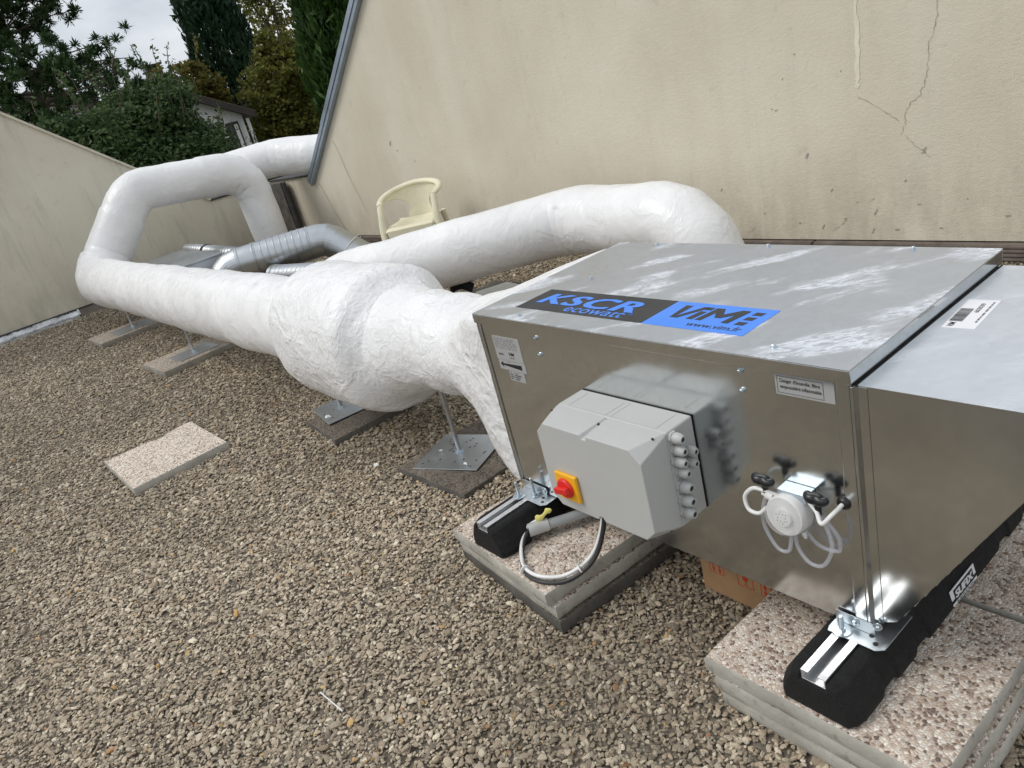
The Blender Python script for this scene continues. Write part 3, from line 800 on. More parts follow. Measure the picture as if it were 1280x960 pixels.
for body_, polys in (('letter_v', [[(0, 1), (.115, 1), (.165, .0), (.10, .0)], [(.10, .0), (.165, .0), (.165, .18), (.30, 1), (.40, 1), (.22, .0)]]), ('letter_i', [[(.36, 0), (.46, 0), (.46, .66), (.36, .66)], [(.365, .78), (.47, .78), (.47, 1), (.365, 1)]]),
        ('letter_m', [[(.50, 0), (.60, 0), (.60, .64), (.50, 1)], [(.50, 1), (.60, .64), (.70, .30), (.74, .58), (.62, 1)], [(.70, .30), (.78, .30), (.74, .58)], [(.74, .58), (.78, .30), (.90, .64), (1.0, 1), (.88, 1)], [(.90, 0), (1.0, 0), (1.0, 1), (.90, .64)]])):
    mb = MB()
    for i_, p_ in enumerate(polys): mb.add([Vector(sl(x, y)) + Vector((0, 0, .00012 * i_)) for x, y in p_], [tuple(range(len(p_)))])
    obj('lettering', mb, 'sticker_dark', sb)
for k in range(3):
    q = .774 + .004 * k; y = .116 + k * .026
    quad('logo_dot', [(q, y, z - .0003), (q + .022, y, z - .0003), (q + .025, y + .016, z - .0003), (q + .003, y + .016, z - .0003)], 'sticker_dark', sb, .0004, (0, 0, 1))
place_text('www.vim.fr', (.672, .086, z), (1, 0, 0), (0, 1, 0), 'sticker_dark', sb, w=.135, h=.020, shear=.12, bold=.012)
# barcode sticker on the hood
zs = HZ + .0019
bs = quad('barcode_sticker', [(1.106, .268, zs), (1.160, .272, zs), (1.152, .408, zs), (1.098, .404, zs)], 'sticker_white', unit, .0006, (0, 0, 1))
ux = Vector((-.008, .136, 0)).normalized(); uy = Vector((-.054, -.004, 0)).normalized()
o0 = Vector((1.160, .272, zs + .0008))
place_text('ViM', o0 + ux * .006 + uy * .037, ux, uy, 'print_black', bs, w=.020, h=.011, shear=.2, bold=.03)
rr = random.Random(3); q = .030
mb = MB()
while q < .092:
    ww = rr.choice((.0007, .0012, .0019)); A = o0 + ux * q + uy * .030; B = A + ux * ww; hh = uy * .022
    mb.add([A, B, B + hh, A + hh], [(0, 1, 2, 3)]); q += ww + rr.choice((.0007, .0011))
obj('barcode', mb, 'print_black', bs)
place_text('603039', o0 + ux * .074 + uy * .018, ux, uy, 'print_black', bs, w=.044, h=.0085, bold=.02)
print_bars(o0 + ux * .028 + uy * .006, ux, uy, .098, .0035, 'print_grey', bs, 4)

# --- stickers on the front
FY = .0096
FN = (0, -1, 0)
def fq(x0, x1, z0, z1, y=FY): return [(x0, y, z0), (x1, y, z0), (x1, y, z1), (x0, y, z1)]
ds = quad('warning_sticker', fq(.932, 1.046, .713, .755), 'sticker_silver', unit, .0006, FN)
mb = MB(); bx0, bx1, bz0, bz1 = .936, 1.026, .717, .751; yy = FY - .0010
for (x0, x1, z0, z1) in ((bx0, bx1, bz0, bz0 + .0008), (bx0, bx1, bz1 - .0008, bz1), (bx0, bx0 + .0008, bz0 + .0009, bz1 - .0009), (bx1 - .0008, bx1, bz0 + .0009, bz1 - .0009)):
    mb.add([(x0, yy, z0), (x1, yy, z0), (x1, yy, z1), (x0, yy, z1)], [(0, 1, 2, 3)])
obj('print_frame', mb, 'print_black', ds)
place_text("Danger d'incendie, filtre", (.942, yy, .7365), (1, 0, 0), (0, 0, 1), 'print_black', ds, w=.078, h=.0098, bold=.014)
place_text('empoussiéré inflammable', (.942, yy, .7245), (1, 0, 0), (0, 0, 1), 'print_black', ds, w=.080, h=.0098, bold=.014)
ts = quad('type_plate', fq(.054, .170, .655, .726), 'sticker_silver', unit, .0006, FN)
rr = random.Random(5); z_ = .718
while z_ > .689:
    q = .060; mb = MB()
    while q < .148:
        ww = rr.uniform(.003, .014); mb.add([(q, yy, z_), (q + ww, yy, z_), (q + ww, yy, z_ + .0022), (q, yy, z_ + .0022)], [(0, 1, 2, 3)]); q += ww + rr.uniform(.002, .006)
    obj('print_line', mb, 'print_grey', ts); z_ -= .0056
print_bars((.066, yy, .669), (1, 0, 0), (0, 0, 1), .022, .006, 'print_grey', ts, 6)
place_text('ViM', (.112, yy, .671), (1, 0, 0), (0, 0, 1), 'print_black', ts, w=.024, h=.010, shear=.2, bold=.03)
print_bars((.112, yy, .6632), (1, 0, 0), (0, 0, 1), .022, .003, 'print_grey', ts, 8)
ars = quad('arrow_sticker', fq(.056, .172, .625, .6535), 'sticker_silver', unit, .0006, FN)
mb = MB(); mb.add([(.062, yy, .641), (.076, yy, .650), (.075, yy, .6435), (.156, yy, .6468), (.156, yy, .6322), (.075, yy, .6385), (.076, yy, .632)], [(0, 6, 5, 2, 1), (5, 4, 3, 2)])
obj('flow_arrow', mb, 'print_black', ars)
print_bars((.100, yy, .6487), (1, 0, 0), (0, 0, 1), .006, .0022, 'print_black', ars, 9)
ps = quad('small_print_sticker', fq(.092, .158, .594, .6235), 'sticker_silver', unit, .0006, FN)
for k in range(4):
    mb = MB(); z_ = .617 - k * .0062
    for (x0, x1) in ((.096, .104 + .004 * (k % 3)), (.115, .132 + .006 * ((k * 2) % 3))): mb.add([(x0, yy, z_), (x1, yy, z_), (x1, yy, z_ + .0028), (x0, yy, z_ + .0028)], [(0, 1, 2, 3)])
    obj('print_line', mb, 'print_black' if k else 'print_grey', ps)

# --- grey control box on the front
cx0, cx1, cz0, cz1 = .386, .722, .388, .622
def octo(x0, x1, z0, z1, c): return [(x0 + c, z0), (x1 - c, z0), (x1, z0 + c), (x1, z1 - c), (x1 - c, z1), (x0 + c, z1), (x0, z1 - c), (x0, z0 + c)]
mb = MB(); mb.prism([(cx0, cz0), (cx1, cz0), (cx1, cz1), (cx0, cz1)], .0075, -.078, 'y')
cb = obj('control_box', mb, 'grey_plastic', unit, .005, 3)
mb = MB(); mb.box(cx0 + .001, cx1 - .001, .0078, .0098, cz0 + .001, cz1 - .001); obj('seal', mb, 'rubber', cb)
# cover: drafted block with chamfered front corners and screw notches
def ring_pts(x0, x1, z0, z1, notch, cor):
    mx_ = (x0 + x1) / 2
    return [(x0 + cor, z0), (mx_ - notch, z0), (mx_ - notch * .5, z0 + notch * .9), (mx_ + notch * .5, z0 + notch * .9), (mx_ + notch, z0), (x1 - cor, z0), (x1, z0 + cor), (x1, z1 - cor), (x1 - cor, z1),
            (mx_ + notch, z1), (mx_ + notch * .5, z1 - notch * .9), (mx_ - notch * .5, z1 - notch * .9), (mx_ - notch, z1), (x0 + cor, z1), (x0, z1 - cor), (x0, z0 + cor)]
A = ring_pts(cx0, cx1, cz0, cz1, .004, .004); B = ring_pts(cx0 + .001, cx1 - .001, cz0 + .001, cz1 - .001, .005, .012); Cc = ring_pts(cx0 + .005, cx1 - .005, cz0 + .005, cz1 - .005, .011, .028)
n = 16; vv = [(p[0], -.0785, p[1]) for p in A] + [(p[0], -.105, p[1]) for p in B] + [(p[0], -.158, p[1]) for p in Cc]
mb = MB(); mb.add(vv, [tuple(range(n)), tuple(range(2 * n, 3 * n))[::-1]] + [(k * n + i, k * n + (i + 1) % n, (k + 1) * n + (i + 1) % n, (k + 1) * n + i) for k in range(2) for i in range(n)])
cv = obj('cover', mb, 'grey_plastic', cb, .0025, 2)
for (x, z_) in ((cx0 + .012, cz1 - .002), (cx1 - .012, cz1 - .002), ((cx0 + cx1) / 2, cz1 - .003), ((cx0 + cx1) / 2, cz0 + .004), (cx1 - .01, cz0 + .006)):
    mb = MB(); mb.lathe((x, -.104, z_), (0, -1, 0), [(0, .0032), (.003, .0030)], 12); obj('cover_screw', mb, 'hole', cb)
mb = MB()   # embossed lines on the top of the back half
for (x0, x1, y0, y1) in ((cx0 + .03, cx1 - .03, -.071, -.0705), ((cx0 + cx1) / 2 - .012, (cx0 + cx1) / 2 - .0112, -.07, -.004), ((cx0 + cx1) / 2 + .004, (cx0 + cx1) / 2 + .0048, -.07, -.004), (cx1 - .0335, cx1 - .0327, -.07, -.004), (cx0 + .034, cx0 + .0348, -.07, -.004)):
    mb.box(x0, x1, y0, y1, cz1 + .0001, cz1 + .0006)
obj('embossing', mb, 'gland', cb)
# switch
sx_, sz_ = .466, .461
mb = MB(); mb.box(sx_ - .036, sx_ + .036, -.168, -.1585, sz_ - .036, sz_ + .036); obj('switch_plate', mb, 'yellow', cb, .003, 2)
mb = MB(); mb.lathe((sx_ - .002, -.1682, sz_), (0, -1, 0), [(0, .026), (.006, .0255), (.009, .022)], 28)
mb.prism([(-.0235, -.008), (.0235, -.008), (.022, .008), (-.022, .008)], 0, .012, 'z')
for i in range(len(mb.v) - 8, len(mb.v)):
    x, y, z_ = mb.v[i]; a = R(12); mb.v[i] = (sx_ - .002 + x * math.cos(a) - y * math.sin(a), -.1772 - z_, sz_ + x * math.sin(a) + y * math.cos(a))
obj('switch_knob', mb.mesh('switch_knob', 35), 'red', cb, .002, 2)
# cable glands
for (y, z_, r) in ((-.062, .606, .0125), (-.062, .577, .012), (-.030, .560, .0115), (-.066, .551, .012), (-.034, .533, .0115), (-.062, .524, .012), (-.062, .488, .0145), (-.064, .455, .014), (-.066, .425, .014)):
    mb = MB(); mb.lathe((cx1, y, z_), (1, 0, 0), [(0, r * 1.12), (.006, r * 1.12), (.0065, r * .95)], 6)
    mb.lathe((cx1, y, z_), (1, 0, 0), [(.0066, r * .86), (.010, r), (.020, r * .98), (.026, r * .82), (.030, r * .66), (.030, r * .42), (.020, r * .40)], 20)
    mb.lathe((cx1, y, z_), (1, 0, 0), [(.021, r * .395), (.0285, r * .395)], 12, mi=1)
    obj('cable_gland', mb.mesh('cable_gland', 32), ('gland', 'hole'), cb)

# --- pressure switch on the front
mb = MB(); dc = Vector((.953, -.034, .478)); dn = Vector((-.06, -1, .10)).normalized()
mb.lathe(dc - dn * .024, dn, [(-.01, .034), (.0, .041), (.030, .041), (.0335, .039)], 36)
psw = obj('pressure_switch', mb.mesh('pressure_switch', 40), 'white_plastic', unit)
mb = MB(); mb.lathe(dc + dn * .0096, dn, [(0, .0375), (.010, .036), (.016, .031), (.017, .022), (.0172, .001)], 36); obj('clear_cap', mb.mesh('clear_cap', 40), 'clear', psw)
mb = MB(); mb.lathe(dc + dn * .0097, dn, [(0, .019), (.006, .0185), (.0065, .016)], 28); obj('dial', mb.mesh('dial', 40), 'white_plastic', psw)
q = dn.to_track_quat('Z', 'Y').to_matrix(); mb = MB()
for k in range(12):
    a = 2 * math.pi * k / 12 + .2; rr_ = .0125 if k % 2 else .0085
    c = dc + dn * .0164 + (q @ Vector((math.cos(a), math.sin(a), 0))) * rr_; mb.lathe(c, dn, [(0, .0012), (.0003, .0012)], 6)
obj('dial_marks', mb, 'print_black', psw)
for (p, a, b, r) in ((dc - dn * .010 + Vector((-.034, 0, .024)), Vector((-1, -.1, .25)), .022, .009), (dc - dn * .010 + Vector((.024, 0, -.036)), Vector((.3, 0, -1)), .014, .005), (dc - dn * .010 + Vector((-.008, 0, -.040)), Vector((-.1, 0, -1)), .014, .005)):
    mb = MB(); mb.lathe(p, a, [(0, r), (b * .6, r), (b * .65, r * .7), (b, r * .6)], 14); obj('spigot', mb.mesh('spigot', 40), 'white_plastic', psw)
mb = MB(); mb.box(.930, .990, -.024, .009, .522, .5235); mb.box(.930, .990, .007, .009, .478, .5215); mb.box(.930, .990, -.024, -.0225, .505, .5215)
obj('bracket', mb, 'bolt', psw, .001)
def wing(p, s):
    mb = MB(); p = Vector(p)
    mb.sweep(smooth_path([p + Vector((-.022 * s, .004, .006)), p + Vector((-.012 * s, -.004, .002)), p, p + Vector((.012 * s, -.003, -.001)), p + Vector((.021 * s, .003, .004))], 4), [.0045, .007, .0085, .0095, .0105, .011, .0115, .0115, .0115, .0115, .011, .0105, .0095, .0085, .008, .006, .004], 12)
    mb.sweep([p + Vector((0, .0, -.004)), p + Vector((0, .002, -.034))], [.0075, .0055], 12)
    return obj('clamp_knob', mb.mesh('clamp_knob', 40), 'black_plastic', psw)
wing((.905, -.026, .536), 1); wing((1.014, -.026, .529), 1)
mb = MB(); mb.lathe((1.047, .0095, .512), (0, -1, 0), [(0, .014), (.006, .013), (.010, .009), (.010, .004)], 22); obj('grommet', mb.mesh('grommet', 40), 'black_plastic', psw)
mb = MB(); mb.sweep(smooth_path([(.905, -.030, .515), (.880, -.030, .512), (.860, -.032, .488), (.868, -.036, .462), (.893, -.038, .462), (.910, -.036, .480)], 8), .0042, 10); obj('tube', mb.mesh('tube', 60), 'white_tube', psw)
mb = MB(); mb.sweep(smooth_path([(.905, -.028, .514), (.93, -.020, .506), (.96, -.012, .506)], 6), .0038, 10); obj('tube', mb.mesh('tube', 60), 'white_tube', psw)
mb = MB(); mb.sweep(smooth_path([(.985, -.012, .510), (1.0, -.022, .508), (1.014, -.030, .502), (1.028, -.040, .488), (1.043, -.030, .506), (1.047, .004, .512)], 8), .0042, 10); obj('tube', mb.mesh('tube', 60), 'white_tube', psw)
for pts in ([(.905, -.026, .500), (.893, -.026, .46), (.894, -.026, .42), (.918, -.028, .382), (.944, -.028, .386), (.950, -.022, .430)], [(1.014, -.026, .496), (1.030, -.024, .46), (1.033, -.024, .42), (1.014, -.026, .378), (.985, -.026, .372), (.962, -.024, .398), (.956, -.020, .435)], [(1.018, -.022, .49), (1.040, -.016, .455), (1.043, -.012, .43), (1.035, -.008, .408), (1.0, -.010, .408), (.975, -.014, .437)]):
    mb = MB(); mb.sweep(smooth_path(pts, 8), .0040, 12); obj('hose', mb.mesh('hose', 60), 'hose', psw)

# --- mounting brackets
def bracket(name, x0, x1, y0, y1, bx, by, tall):
    z0 = ZB + .0015
    pts = [(x0, y0 + .012), (x0 + .004, y0), (x1 - .014, y0), (x1, y0 + .012), (x1, y1), (x0, y1)]
    mb = MB(); mb.prism(pts, z0, z0 + .002, 'z')
    mb.box(x0 + .004, x1 - .03, .0035, .0055, z0 + .0025, z0 + .030)
    br = obj('mounting_bracket', mb, 'zinc_plate', unit, .0008)
    mb = MB(); mb.lathe((bx, by, z0 + .0022), (0, 0, 1), [(0, .019), (.0022, .019), (.0024, .018)], 28); obj('washer', mb.mesh('washer', 40), 'bolt', br)
    mb = MB(); mb.lathe((bx, by, z0 + .0047), (0, 0, 1), [(0, .0085), (.006, .0085), (.0062, .0078)], 6); mb.lathe((bx, by, z0 + .0111), (0, 0, 1), [(0, .0045), (tall, .0045), (tall + .001, .0035)], 14)
    for k in range(8): mb.lathe((bx, by, z0 + .0112 + k * .003), (0, 0, 1), [(0, .0047), (.0012, .0053), (.0024, .0047)], 12)
    obj('stud_bolt', mb.mesh('stud_bolt', 40), 'bolt', br)
    for (x, y) in ((x1 - .02, y0 + .016), (x1 - .035, y0 + .032)):
        mb = MB(); mb.lathe((x, y, z0 + .0022), (0, 0, 1), [(0, .0052), (.0004, .0052)], 14); obj('bolt_hole', mb, 'hole', br)
    return br
bR = bracket('bracket', 1.006, 1.118, -.030, .09, 1.032, -.016, .026)
bolt((1.050, .0034, ZB + .020), (0, -1, 0), bR, .006); bolt((1.094, .004, ZB + .030), (.5, -1, 0), bR, .006)
bL = bracket('bracket', .012, .150, -.040, .08, .040, -.040, .040)
bolt((.085, .0034, ZB + .020), (0, -1, 0), bL, .006); bolt((.118, .0034, ZB + .022), (0, -1, 0), bL, .006)
mb = MB(); mb.lathe((.082, -.012, ZB + .0040), (0, 0, 1), [(0, .015), (.002, .015), (.0024, .008), (.009, .008), (.0092, .0042), (.060, .0042), (.061, .003)], 16); obj('stud_bolt', mb.mesh('stud_bolt', 40), 'bolt', bL)

# ================================================================== rubber rails
def rail(xc, y0, y1, label, mark):
    t = thing('rubber_rail', label, 'rubber foot', (xc, (y0 + y1) / 2, .1255), 'rubber foot rails')
    h = .088; zb = .1260; w = .080; mb = MB()
    # cross-section, swept along y with rounded ends and cut-outs along the foot
    sec = [(-w, 0), (-w - .003, .02), (-w + .004, h * .50), (-w + .026, h * .93), (-w + .036, h), (-.026, h), (-.026, h - .018), (.026, h - .018), (.026, h), (w - .036, h), (w - .026, h * .93), (w - .004, h * .50), (w + .003, .02), (w, 0)]
    ys_ = [y0, y0 + .006, y0 + .018, y0 + .035, y0 + .07]; q = y0 + .10
    while q < y1 - .08: ys_ += [q, q + .012, q + .05, q + .062]; q += .13
    ys_ += [y1 - .03, y1 - .01, y1]
    rings = []
    for k, y in enumerate(ys_):
        e = min(1, max(0, (y - y0) / .035)); s = .80 + .20 * math.sin(e * math.pi / 2)
        notch = 1 if (k >= 5 and k < len(ys_) - 3 and (k - 5) % 4 in (1, 2) and not (mark and .19 < y < .40)) else 0
        ring = []
        for i, (x, z_) in enumerate(sec):
            xx = x * (s if abs(x) > .03 else 1)
            lift = .016 if (notch and abs(x) > w - .01 and z_ < .03) else 0
            if e < 1 and abs(x) > .03: z_ = z_ * (.92 + .08 * e)
            if notch and abs(x) > w - .022 and z_ > .015: xx *= .90
            ring.append((xc + xx, y, zb + z_ + lift))
        rings.append(ring)
    n = len(sec); vv = [p for r_ in rings for p in r_]
    mb.add(vv, [(k * n + i, (k + 1) * n + i, (k + 1) * n + (i + 1) % n, k * n + (i + 1) % n) for k in range(len(rings) - 1) for i in range(n)] + [tuple(range(n)), tuple((len(rings) - 1) * n + i for i in range(n))[::-1]])
    body = obj('rubber_body', mb, 'rubber', t, .004, 2)
    mb = MB(); ca = y0 + .004; cb_ = y1 - .01; z1 = zb + h
    mb.box(xc - .024, xc + .024, ca, cb_, z1 - .0175, z1 - .0155)
    for s in (-1, 1):
        mb.box(xc + s * .0235 - .0012, xc + s * .0235 + .0012, ca, cb_, z1 - .0150, z1 + .0028)
        a, b = sorted((xc + s * .0255, xc + s * .0095)); mb.box(a, b, ca, cb_, z1 + .0030, z1 + .0050)
    obj('aluminium_channel', mb, 'alu', t, .0006)
    if mark:
        x = xc + w + .001; n_ = (1, 0, 0)
        P = lambda y, z_: (x + .002 - .18 * (z_ - .138), y, z_)
        stc = quad('rail_sticker', [P(.240, .138), P(.352, .138), P(.348, .176), P(.236, .176)], 'sticker_white', t, .0008, n_)
        uz = Vector((-.18, 0, 1)).normalized(); off = Vector((.0012, 0, 0))
        quad('sticker_field', [Vector(P(.252, .146)) + off * .5, Vector(P(.340, .146)) + off * .5, Vector(P(.338, .171)) + off * .5, Vector(P(.250, .171)) + off * .5], 'print_black', stc, .0005, n_)
        place_text('SUFIX', Vector(P(.256, .150)) + off * 1.3, (0, 1, 0), uz, 'sticker_white', stc, w=.078, h=.017, bold=.012, shear=.05, fat=.0014)
        print_bars(Vector(P(.256, .1402)) + off * 1.3, (0, 1, 0), uz, .082, .003, 'print_grey', stc, 11)
    return t
rail(1.046, -.150, .78, 'black rubber rail with white sticker under the hood end of the unit', True)
rail(.052, -.200, .74, 'black rubber rail beside the grey conduit under the duct end', False)

# ================================================================== cable loop, conduit, carton
cab = thing('cable_loop', 'white and black cables looping from the conduit to the control box', 'cable', (.24, -.10, .126))
W1 = smooth_path([(.128, -.060, .176), (.122, -.100, .168), (.150, -.150, .140), (.215, -.192, .134), (.285, -.192, .135), (.345, -.150, .140), (.388, -.090, .180), (.410, -.050, .260), (.420, -.030, .36), (.420, -.030, .39)], 8)
mb = MB(); mb.sweep(W1, .0054, 12); obj('white_cable', mb.mesh('white_cable', 60), 'white_tube', cab)
mb = MB(); mb.sweep([p + Vector((.004, -.003, -.0075)) + Vector((.008, -.006, 0)) * math.sin(math.pi * i / (len(W1) - 1)) for i, p in enumerate(W1)], .0062, 12); obj('black_cable', mb.mesh('black_cable', 60), 'black_cable', cab)
for k in (24, 44):
    p = W1[k]; dd = (W1[k + 1] - W1[k - 1]).normalized(); mb = MB(); mb.lathe(p - dd * .002 + Vector((.004, -.003, -.004)), dd, [(0, .0145), (.004, .0145)], 16)
    mb.box(p.x - .001, p.x + .001, p.y - .002, p.y + .002, p.z + .010, p.z + .026); obj('cable_tie', mb, 'white_plastic', cab)
con = thing('conduit', 'grey plastic conduit stub with coupling beside the left rubber rail', 'conduit', (.15, -.02, .126))
mb = MB(); mb.sweep([(.148, -.050, .160), (.20, .05, .158), (.30, .26, .152)], .0150, 18); obj('pipe', mb.mesh('pipe', 50), 'conduit', con)
ca = Vector((.126, -.094, .162)); cbv = Vector((.154, -.038, .160)); mb = MB(); dd = (cbv - ca).normalized()
mb.lathe(ca, dd, [(.02, .012), (.0, .0125), (.0, .0195), (.030, .0190), (.031, .0185), (.060, .0185), (.062, .016)], 22); obj('coupling', mb.mesh('coupling', 40), 'grey_plastic', con)
mb = MB(); mb.sweep(smooth_path([(.128, -.062, .184), (.146, -.052, .190), (.158, -.036, .205), (.172, -.030, .212)], 5), [.004, .008, .011, .012, .010, .008, .006, .005, .005, .006, .009, .010, .008, .006, .005, .004], 8, sx=.45); single('yellow_tag', mb.mesh('yellow_tag', 60), 'yellow_tag', 'small yellow tag lying against the conduit coupling', 'tag')
cart = thing('carton', 'brown cardboard carton with red handling symbols under the unit', 'carton', (.70, .26, 0))
cf = .125
mb = MB(); mb.box(.556, .86, cf, .46, .002, .196); obj('carton_body', mb, 'carton', cart, .003)
def rsym(x, z_, kind):
    y = cf - .0006; mb = MB(); t_ = .0018; s = .045
    for (a, b, c, d_) in ((0, s, 0, t_), (0, s, s - t_, s), (0, t_, t_, s - t_), (s - t_, s, t_, s - t_)): mb.add([(x + a, y, z_ + c), (x + b, y, z_ + c), (x + b, y, z_ + d_), (x + a, y, z_ + d_)], [(0, 1, 2, 3)])
    if kind == 0:     # glass
        mb.add([(x + .012, y, z_ + .039), (x + .034, y, z_ + .039), (x + .030, y, z_ + .022), (x + .0245, y, z_ + .018), (x + .0245, y, z_ + .009), (x + .031, y, z_ + .006), (x + .015, y, z_ + .006), (x + .0215, y, z_ + .009), (x + .0215, y, z_ + .018), (x + .016, y, z_ + .022)], [(0, 1, 2, 9), (2, 3, 8, 9), (3, 4, 7, 8), (4, 5, 6, 7)])
    else:             # stacked up-arrows
        for q in (.006, .025):
            for w_ in (.005, .022):
                mb.add([(x + q + .001, y, z_ + w_ + .008), (x + q + .007, y, z_ + w_ + .016), (x + q + .013, y, z_ + w_ + .008), (x + q + .004, y, z_ + w_), (x + q + .010, y, z_ + w_), (x + q + .010, y, z_ + w_ + .008), (x + q + .004, y, z_ + w_ + .008)], [(0, 2, 1), (3, 4, 5, 6)])
    return obj('handling_symbol', mb, 'carton_red', cart)
rsym(.586, .072, 1); rsym(.672, .066, 0); rsym(.738, .062, 1)

# ================================================================== insulated ducts
def ddisp(amp):
    def f(p):
        return amp * (.010 * noise.noise(p * 2.6) + .006 * noise.noise(p * 7.0 + Vector((3, 1, 5))) + .0026 * noise.noise(p * 19.0) + .0012 * noise.noise(p * 41.0))
    return f
def duct_run(pts, rad, radf, names, parent, n=72, step=.03, caps=(False, False), amp=.75):
    fp = fillet(pts, rad, step); path = [a for a, _ in fp]; idx = [b for _, b in fp]
    rr_ = [radf(p, i / (len(path) - 1)) for i, p in enumerate(path)]
    rings = ring_set(path, rr_, n, ddisp(amp))
    k = 0; out = []
    while k < len(path) - 1:
        e = k
        while e < len(path) - 1 and idx[e] == idx[k]: e += 1
        mb = MB(); mb.v = [p for r_ in rings[k:e + 1] for p in r_]; m = e - k
        for i in range(m):
            for j in range(n): mb.f.append((i * n + j, i * n + (j + 1) % n, (i + 1) * n + (j + 1) % n, (i + 1) * n + j)); mb.m.append(0)
        if k == 0 and caps[0]: mb.f.append(tuple(range(n))); mb.m.append(0)
        if e == len(path) - 1 and caps[1]: mb.f.append(tuple(m * n + j for j in range(n))); mb.m.append(0)
        out.append(obj(names[idx[k] % len(names)] if idx[k] < len(names) else 'straight_run', mb.mesh('duct', 70), 'wrap', parent)); k = e
    return out
main = thing('insulated_duct', 'long white wrapped duct from the unit with bulging silencer and riser elbow', 'duct', (-3.5, .15, 0))
AX = lambda x: Vector((x, .285 + .0265 * x, .480 + .004 * x))
# transition: full end of the unit to round neck
n = 96; xs_ = [0.000, -.012, -.03, -.05, -.08, -.11, -.14, -.17, -.20, -.23, -.26, -.29, -.32, -.35, -.38, -.41] + [-.41 - .025 * k for k in range(1, 29)]
rings = []; dd = ddisp(1.25)
for i, x in enumerate(xs_):
    t_ = min(1, max(0, (-x - .012) / .43)); t_ = t_ * t_ * (3 - 2 * t_) * .75 + t_ * .25
    c = (AX(x) + Vector((0, 0, .028 * (1 - min(1, max(0, (-x - .70) / .25)))))) * t_ + Vector((x, BY / 2, (ZB + ZT) / 2 - .004)) * (1 - t_); ring = []
    for j in range(n):
        a = 2 * math.pi * j / n; ca_, sa_ = math.cos(a), math.sin(a)
        hy, hz = BY / 2 - .006, (ZT - ZB) / 2 - .010
        k = min(hy / max(1e-6, abs(ca_)), hz / max(1e-6, abs(sa_))); pe = Vector((0, ca_ * k, sa_ * k)); pc_ = Vector((0, ca_, sa_)) * (.184 + .006 * math.sin(x * 31) * (x > -.75) + .042 * min(1, max(0, (-x - .70) / .24)) ** 1.6)
        o_ = pe * (1 - t_) + pc_ * t_; q = c + o_
        ring.append(tuple(q + o_.normalized() * dd(q) * (1 if i > 0 else .25)))
    rings.append(ring)
mb = MB(); mb.v = [p for r_ in rings for p in r_]
for i in range(len(xs_) - 1):
    for j in range(n): mb.f.append((i * n + j, i * n + (j + 1) % n, (i + 1) * n + (j + 1) % n, (i + 1) * n + j)); mb.m.append(0)
obj('transition', mb.mesh('transition', 75), 'wrap_crinkled', main)
def profile_run(name, prof, parent, amp=1.3, n=80):
    xs2, rs2 = [], []
    for (xa, ra), (xb, rb) in zip(prof, prof[1:]):
        m = max(1, int((abs(xb - xa) + abs(rb - ra)) / .025))
        for k in range(m): xs2.append(xa + (xb - xa) * k / m); rs2.append(ra + (rb - ra) * k / m)
    xs2.append(prof[-1][0]); rs2.append(prof[-1][1])
    d_ = ddisp(amp); mb = MB(); ax = Vector((-1, -.0265, -.004)).normalized(); u = Vector((0, 0, 1)); w_ = ax.cross(u).normalized(); u = w_.cross(ax)
    for x, r in zip(xs2, rs2):
        for j in range(n):
            a = 2 * math.pi * j / n; dv = u * math.cos(a) + w_ * math.sin(a); r2 = r * (abs(math.cos(a)) ** 2.35 + abs(math.sin(a)) ** 2.35) ** (-1 / 2.35); q = AX(x) + dv * r2; mb.v.append(tuple(q + dv * d_(q) + ax * (.5 * d_(q * 1.3))))
    for i in range(len(xs2) - 1):
        for j in range(n): mb.f.append((i * n + j, i * n + (j + 1) % n, (i + 1) * n + (j + 1) % n, (i + 1) * n + j)); mb.m.append(0)
    return obj(name, mb.mesh(name, 75), 'wrap_crinkled', parent)
profile_run('silencer', [(-.90, .06), (-.905, .14), (-.92, .205), (-.95, .226), (-.98, .250), (-1.005, .278), (-1.025, .295), (-1.06, .302), (-1.18, .303), (-1.30, .302), (-1.45, .302), (-1.60, .300), (-1.67, .294), (-1.705, .275), (-1.72, .245), (-1.73, .205)], main, 1.35)
Z0 = AX(-2).z
E0 = AX(-7.10); E1 = Vector((-7.12, .78, 1.205)); E2 = Vector((-7.16, 2.02, 1.085)); E3 = Vector((-7.20, 2.04, -.005))
def mainr(p, t_):
    if p.y > 1.5: return .222 - .022 * min(1, max(0, (1.08 - p.z) / .3))
    if p.z < .62: return .222 + .022 * min(1, max(0, (-p.x - 5.9) / .9)) + .0030 * math.sin(p.x * 9.5 + math.sin(p.x * 2.1))
    return .222 if p.z < 1.0 else .212
duct_run([AX(-1.70), E0, E1, E2, E3], [.30, .30, .30], mainr, ['straight_run', 'elbow', 'riser', 'elbow', 'upper_run', 'branch_elbow', 'branch_drop'], main)
duct_run([Vector((-7.60, 1.98, 1.10)), Vector((-7.36, 2.48, 1.12)), Vector((-6.95, 2.79, 1.05)), Vector((-6.2, 3.5, .93))], [.5, .6], lambda p, t_: .214, ['wall_crossing', 'elbow', 'wall_crossing', 'elbow', 'wall_crossing'], main, caps=(True, False))
# second duct
sec = thing('insulated_duct', 'shorter white wrapped duct rising behind the unit and bending down at its end', 'duct', (-2, 1.6, 0))
def secr(p, t_): return .205 + .012 * math.exp(-((p - Vector((-1.83, 2.10, .40))).length / .16) ** 2)
duct_run([Vector((-3.12, .80, -.01)), Vector((-3.09, .86, .345)), Vector((-1.93, 2.13, .40)), Vector((-.92, 2.10, .41)), Vector((-.84, 2.08, -.01))], [.22, .26, .30], secr, ['drop', 'elbow', 'straight_run', 'elbow', 'straight_run', 'elbow', 'drop'], sec, n=64)

